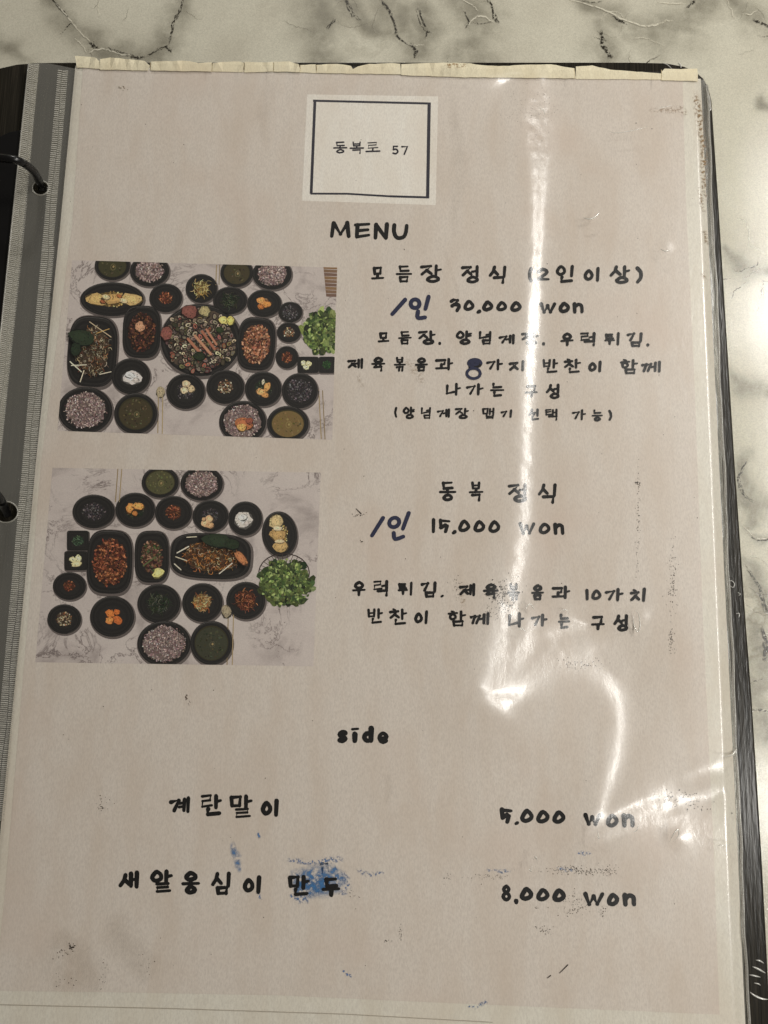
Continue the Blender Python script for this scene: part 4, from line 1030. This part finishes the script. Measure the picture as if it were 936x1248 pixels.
# blue ink smear: patches of cover over the film
BLUE = mat_soft('blue_ink_smear', C(62, 112, 162, 1.2), 620, .36, .68, 1.1, .35)
BLUE2 = mat_soft('blue_ink_specks', C(64, 106, 156, 1.2), 1300, .48, .62, 1.2, .35)
zc = -.000112
for i, (pts, wd, pk, mt) in enumerate([
  ([(352, 1066), (370, 1072), (392, 1074), (408, 1070), (420, 1062)], [14, 38, 46, 42, 18], 1.1, BLUE),
  ([(356, 1086), (380, 1082), (404, 1076)], [14, 30, 22], 1.0, BLUE),
  ([(348, 1048), (366, 1050), (384, 1052), (402, 1048), (420, 1047)], [6, 8, 8, 10, 10], .8, BLUE2),
  ([(352, 1092), (366, 1094), (380, 1098)], [6, 16, 10], .7, BLUE2),
  ([(282, 1026), (288, 1044), (292, 1064)], [6, 14, 5], .8, BLUE),
  ([(418, 1062), (424, 1078), (416, 1092)], [8, 14, 8], .65, BLUE2),
  ([(314, 1014), (317, 1022)], [3, 5], 1, BLUE), ([(314, 1088), (320, 1098)], [4, 6], .8, BLUE2),
  ([(417, 1183), (424, 1188), (430, 1191)], [3, 4, 3], 1.2, BLUE2), ([(434, 1060), (450, 1066), (470, 1064)], [6, 9, 4], .6, BLUE2),
  ([(700, 1038), (712, 1040), (722, 1039)], [3, 7, 3], .75, BLUE2), ([(592, 1060), (612, 1062), (628, 1060)], [4, 7, 3], .5, BLUE2),
  ([(676, 1058), (690, 1060), (704, 1062)], [4, 8, 4], .55, BLUE2), ([(568, 1226), (580, 1228), (596, 1220)], [3, 5, 8], .6, BLUE2)]):
    soft_ribbon('ink_smear', pts, wd, zc + i * 3e-7, mt, page, pk, 11, .8, 5, 40 + i)

# brown grime beside the right edge and soft stains on the film
GRIME = mat_soft('brown_grime', C(134, 104, 60, 1.15), 1100, .47, .60, .9, .6)
STAIN = mat_soft('soft_brown_stain', C(142, 122, 98, 1.1), 90, .30, .80, .30, .6)
for i, (pts, wd, pk, mt) in enumerate([
  ([(846, 108), (850, 130), (853, 150), (857, 172), (858, 200), (858, 220), (860, 250)], [8, 12, 12, 11, 12, 9, 6], 1, GRIME),
  ([(852, 226), (854, 240), (858, 262)], [6, 8, 4], .8, GRIME), ([(858, 280), (862, 300)], [8, 7], .8, GRIME),
  ([(856, 330), (860, 342)], [6, 7], .7, GRIME), ([(790, 135), (830, 133), (838, 140)], [5, 14, 6], .45, GRIME),
  ([(640, 110), (650, 140), (660, 170), (665, 200)], [16, 40, 30, 10], .40, STAIN),
  ([(150, 105), (152, 108)], [3, 3], 1.4, GRIME), ([(540, 300), (556, 350), (558, 372)], [5, 6, 3], .35, STAIN),
  ([(60, 1140), (86, 1180), (130, 1200)], [50, 80, 40], .8, STAIN), ([(140, 1110), (150, 1150), (190, 1190)], [30, 60, 40], .6, STAIN),
  ([(492, 440), (508, 450), (516, 470)], [12, 22, 8], .3, GRIME), ([(436, 455), (442, 475)], [8, 8], .3, GRIME),
  ([(330, 98), (320, 140), (324, 180)], [20, 24, 8], .35, STAIN), ([(550, 110), (560, 200), (552, 290)], [10, 30, 10], .4, STAIN),
  ([(560, 712), (566, 740)], [6, 8], .5, GRIME), ([(540, 78.5), (548, 80), (570, 80)], [3, 7, 5], 1.6, GRIME), ([(470, 940), (474, 960), (470, 980)], [8, 14, 6], .35, STAIN)]):
    soft_ribbon('grime', pts, wd, -.000107 + i * 3e-7 + (.0032 if pts[0][1] < 80 else 0), mt, page, pk, 11, .8, 5, 90 + i)

# scattered specks and scratches (countless)
p = Print(-.00004, 2e-8)
rs_ = random.Random(77)
dk = [C(52, 42, 34), C(84, 68, 50), C(60, 52, 44)]
def cluster(cu, cv, su, sv, n, s0=.35, s1=.9, pal=dk):
    for _ in range(n):
        p.blob(rs_.gauss(cu, su), rs_.gauss(cv, sv), rs_.uniform(s0, s1), rs_.uniform(s0, s1) * .7, rs_.uniform(0, 3), rs_.choice(pal), 6, .35, rs_)
for _ in range(90): p.blob(rs_.uniform(60, 850), rs_.uniform(110, 1200), rs_.uniform(.3, .8), rs_.uniform(.25, .6), rs_.uniform(0, 3), rs_.choice(dk), 6, .35, rs_)
cluster(87, 1153, 2, 2.4, 22, .5, 1.3); cluster(76, 1163, 6, 4, 16); cluster(124, 983, 3, 2.5, 14, .4, 1.0); cluster(126, 976, 6, 5, 10)
cluster(127, 1190, 3, 10, 14); cluster(80, 1195, 9, 6, 12); cluster(227, 851, .8, 2.2, 8, .5, 1.1); cluster(231, 857, 1, 1, 4)
cluster(488, 1138, 1.2, 7, 14); cluster(471, 1147, 3, .8, 6); cluster(548, 1070, 4, 2, 9); cluster(600, 1068, 14, 2, 36, .3, .7)
cluster(690, 1060, 12, 3, 60, .3, .8); cluster(716, 1063, 8, 2.4, 60, .3, .9); cluster(742, 1062, 6, 3, 46, .3, .8); cluster(702, 1105, 9, 8, 70, .3, .8)
cluster(736, 1112, 3, 4, 16); cluster(668, 1136, 6, 3, 22, .3, .8); cluster(656, 1106, 3, 1, 5); cluster(656, 1130, 4, 1.5, 8)
cluster(778, 610, 1.2, 22, 34, .3, .9); cluster(777, 588, 1.5, 1.5, 10, .5, 1.1); cluster(777, 670, 1.5, 20, 26, .3, .8); cluster(820, 710, 3, 22, 90, .3, .8); cluster(819, 780, 2, 10, 50, .3, .8)
cluster(708, 810, 14, 4, 60, .3, .8); cluster(655, 140, 12, 22, 70, .2, .5); cluster(640, 125, 16, 14, 40, .2, .5); cluster(614, 726, 9, 9, 150, .4, 1.1); cluster(604, 742, 8, 10, 60, .3, .9)
cluster(832, 972, 12, 7, 40, .4, 1.1); cluster(848, 980, 14, 8, 24, .4, 1.0); cluster(812, 972, 5, 3, 18, .4, 1.1)
cluster(150, 106, 2, 2, 8, .4, .9, [C(96, 84, 50)]); cluster(62, 358, .6, .8, 5); cluster(556, 718, 4, 8, 26, .3, .7); cluster(435, 628, 4, 1, 12); cluster(441, 660, 2, 1, 5)
cluster(178, 1178, 5, 9, 10); cluster(430, 1090, 7, 2, 10)
for a, b in (((682, 1186), (692, 1176)), ((667, 1192), (671, 1189)), ((434, 620), (440, 626))): p.stroke([a, b], .9, 1.4, dk[0])
o = p.build('specks', page); o['kind'] = 'stuff'

# raised scratches and dents, glint partly put in as a pale film tone
GLINT = mat_film('dent_glint_film', .25, .12, .5, (.1, .1), (.95, .95, .93))
def dent(pts, rad, z):
    q = [Vector(a) for a in catmull([tuple(P(u, v, z if z < 0 else z + film_z(u, v))) for u, v in pts], 5)]
    n = len(q); rr = [rad * max(.12, math.sin(math.pi * (i + .5) / n)) for i in range(n)]
    return tube('dent_ridge', q, rr, GLINT, sleeve if z > 0 else None, 6)
for pts, rad in (([(710, 265), (718, 267), (726, 264), (731, 258)], .00028), ([(805, 303), (810, 306), (817, 305)], .0002), ([(772, 745), (772, 760), (777, 770), (780, 762), (778, 748), (773, 743)], .0002),
                 ([(816, 1026), (820, 1018), (826, 1011), (827, 1018), (820, 1026)], .0002), ([(640, 742), (646, 736), (652, 744)], .0002), ([(683, 745), (690, 743), (694, 750)], .00018),
                 ([(630, 768), (636, 766), (642, 771)], .00016), ([(650, 1048), (653, 1044), (655, 1050)], .00014), ([(645, 1058), (647, 1062), (648, 1056)], .00014), ([(727, 1018), (730, 1022), (728, 1012)], .00016),
                 ([(771, 1014), (776, 1012), (779, 1004)], .00014), ([(875, 1030), (884, 1030), (894, 1028)], .0002), ([(880, 922), (892, 920), (898, 912)], .0003), ([(655, 130), (662, 134), (664, 140)], .00015),
                 ([(742, 160), (752, 162), (776, 158), (790, 154)], .00012), ([(800, 132), (812, 130), (820, 128)], .00012)):
    dent(pts, rad, .00005)
for pts, rad in (([(921, 1170), (926, 1171), (931, 1174)], .00022), ([(917, 1178), (924, 1181), (933, 1186)], .0003), ([(913, 1188), (919, 1189), (927, 1191)], .00022), ([(919, 1198), (924, 1199), (927, 1201)], .00018),
                 ([(914, 1209), (919, 1213), (928, 1217), (936, 1218)], .0003), ([(888, 708), (892, 708), (895, 712), (893, 716), (889, 713)], .00018), ([(899, 722), (902, 724), (900, 726)], .00015), ([(897, 748), (901, 748), (900, 753)], .0002),
                 ([(807, 76.5), (813, 79), (819, 84)], .0002), ([(826, 77), (829, 79), (830, 83)], .0003), ([(860, 108), (864, 118), (866, 130)], .0003), ([(862, 124), (866, 132), (864, 136)], .0003)):
    o = dent(pts, rad, CZ + .0001); o.name = 'cover_dent'; keep(o, binder)
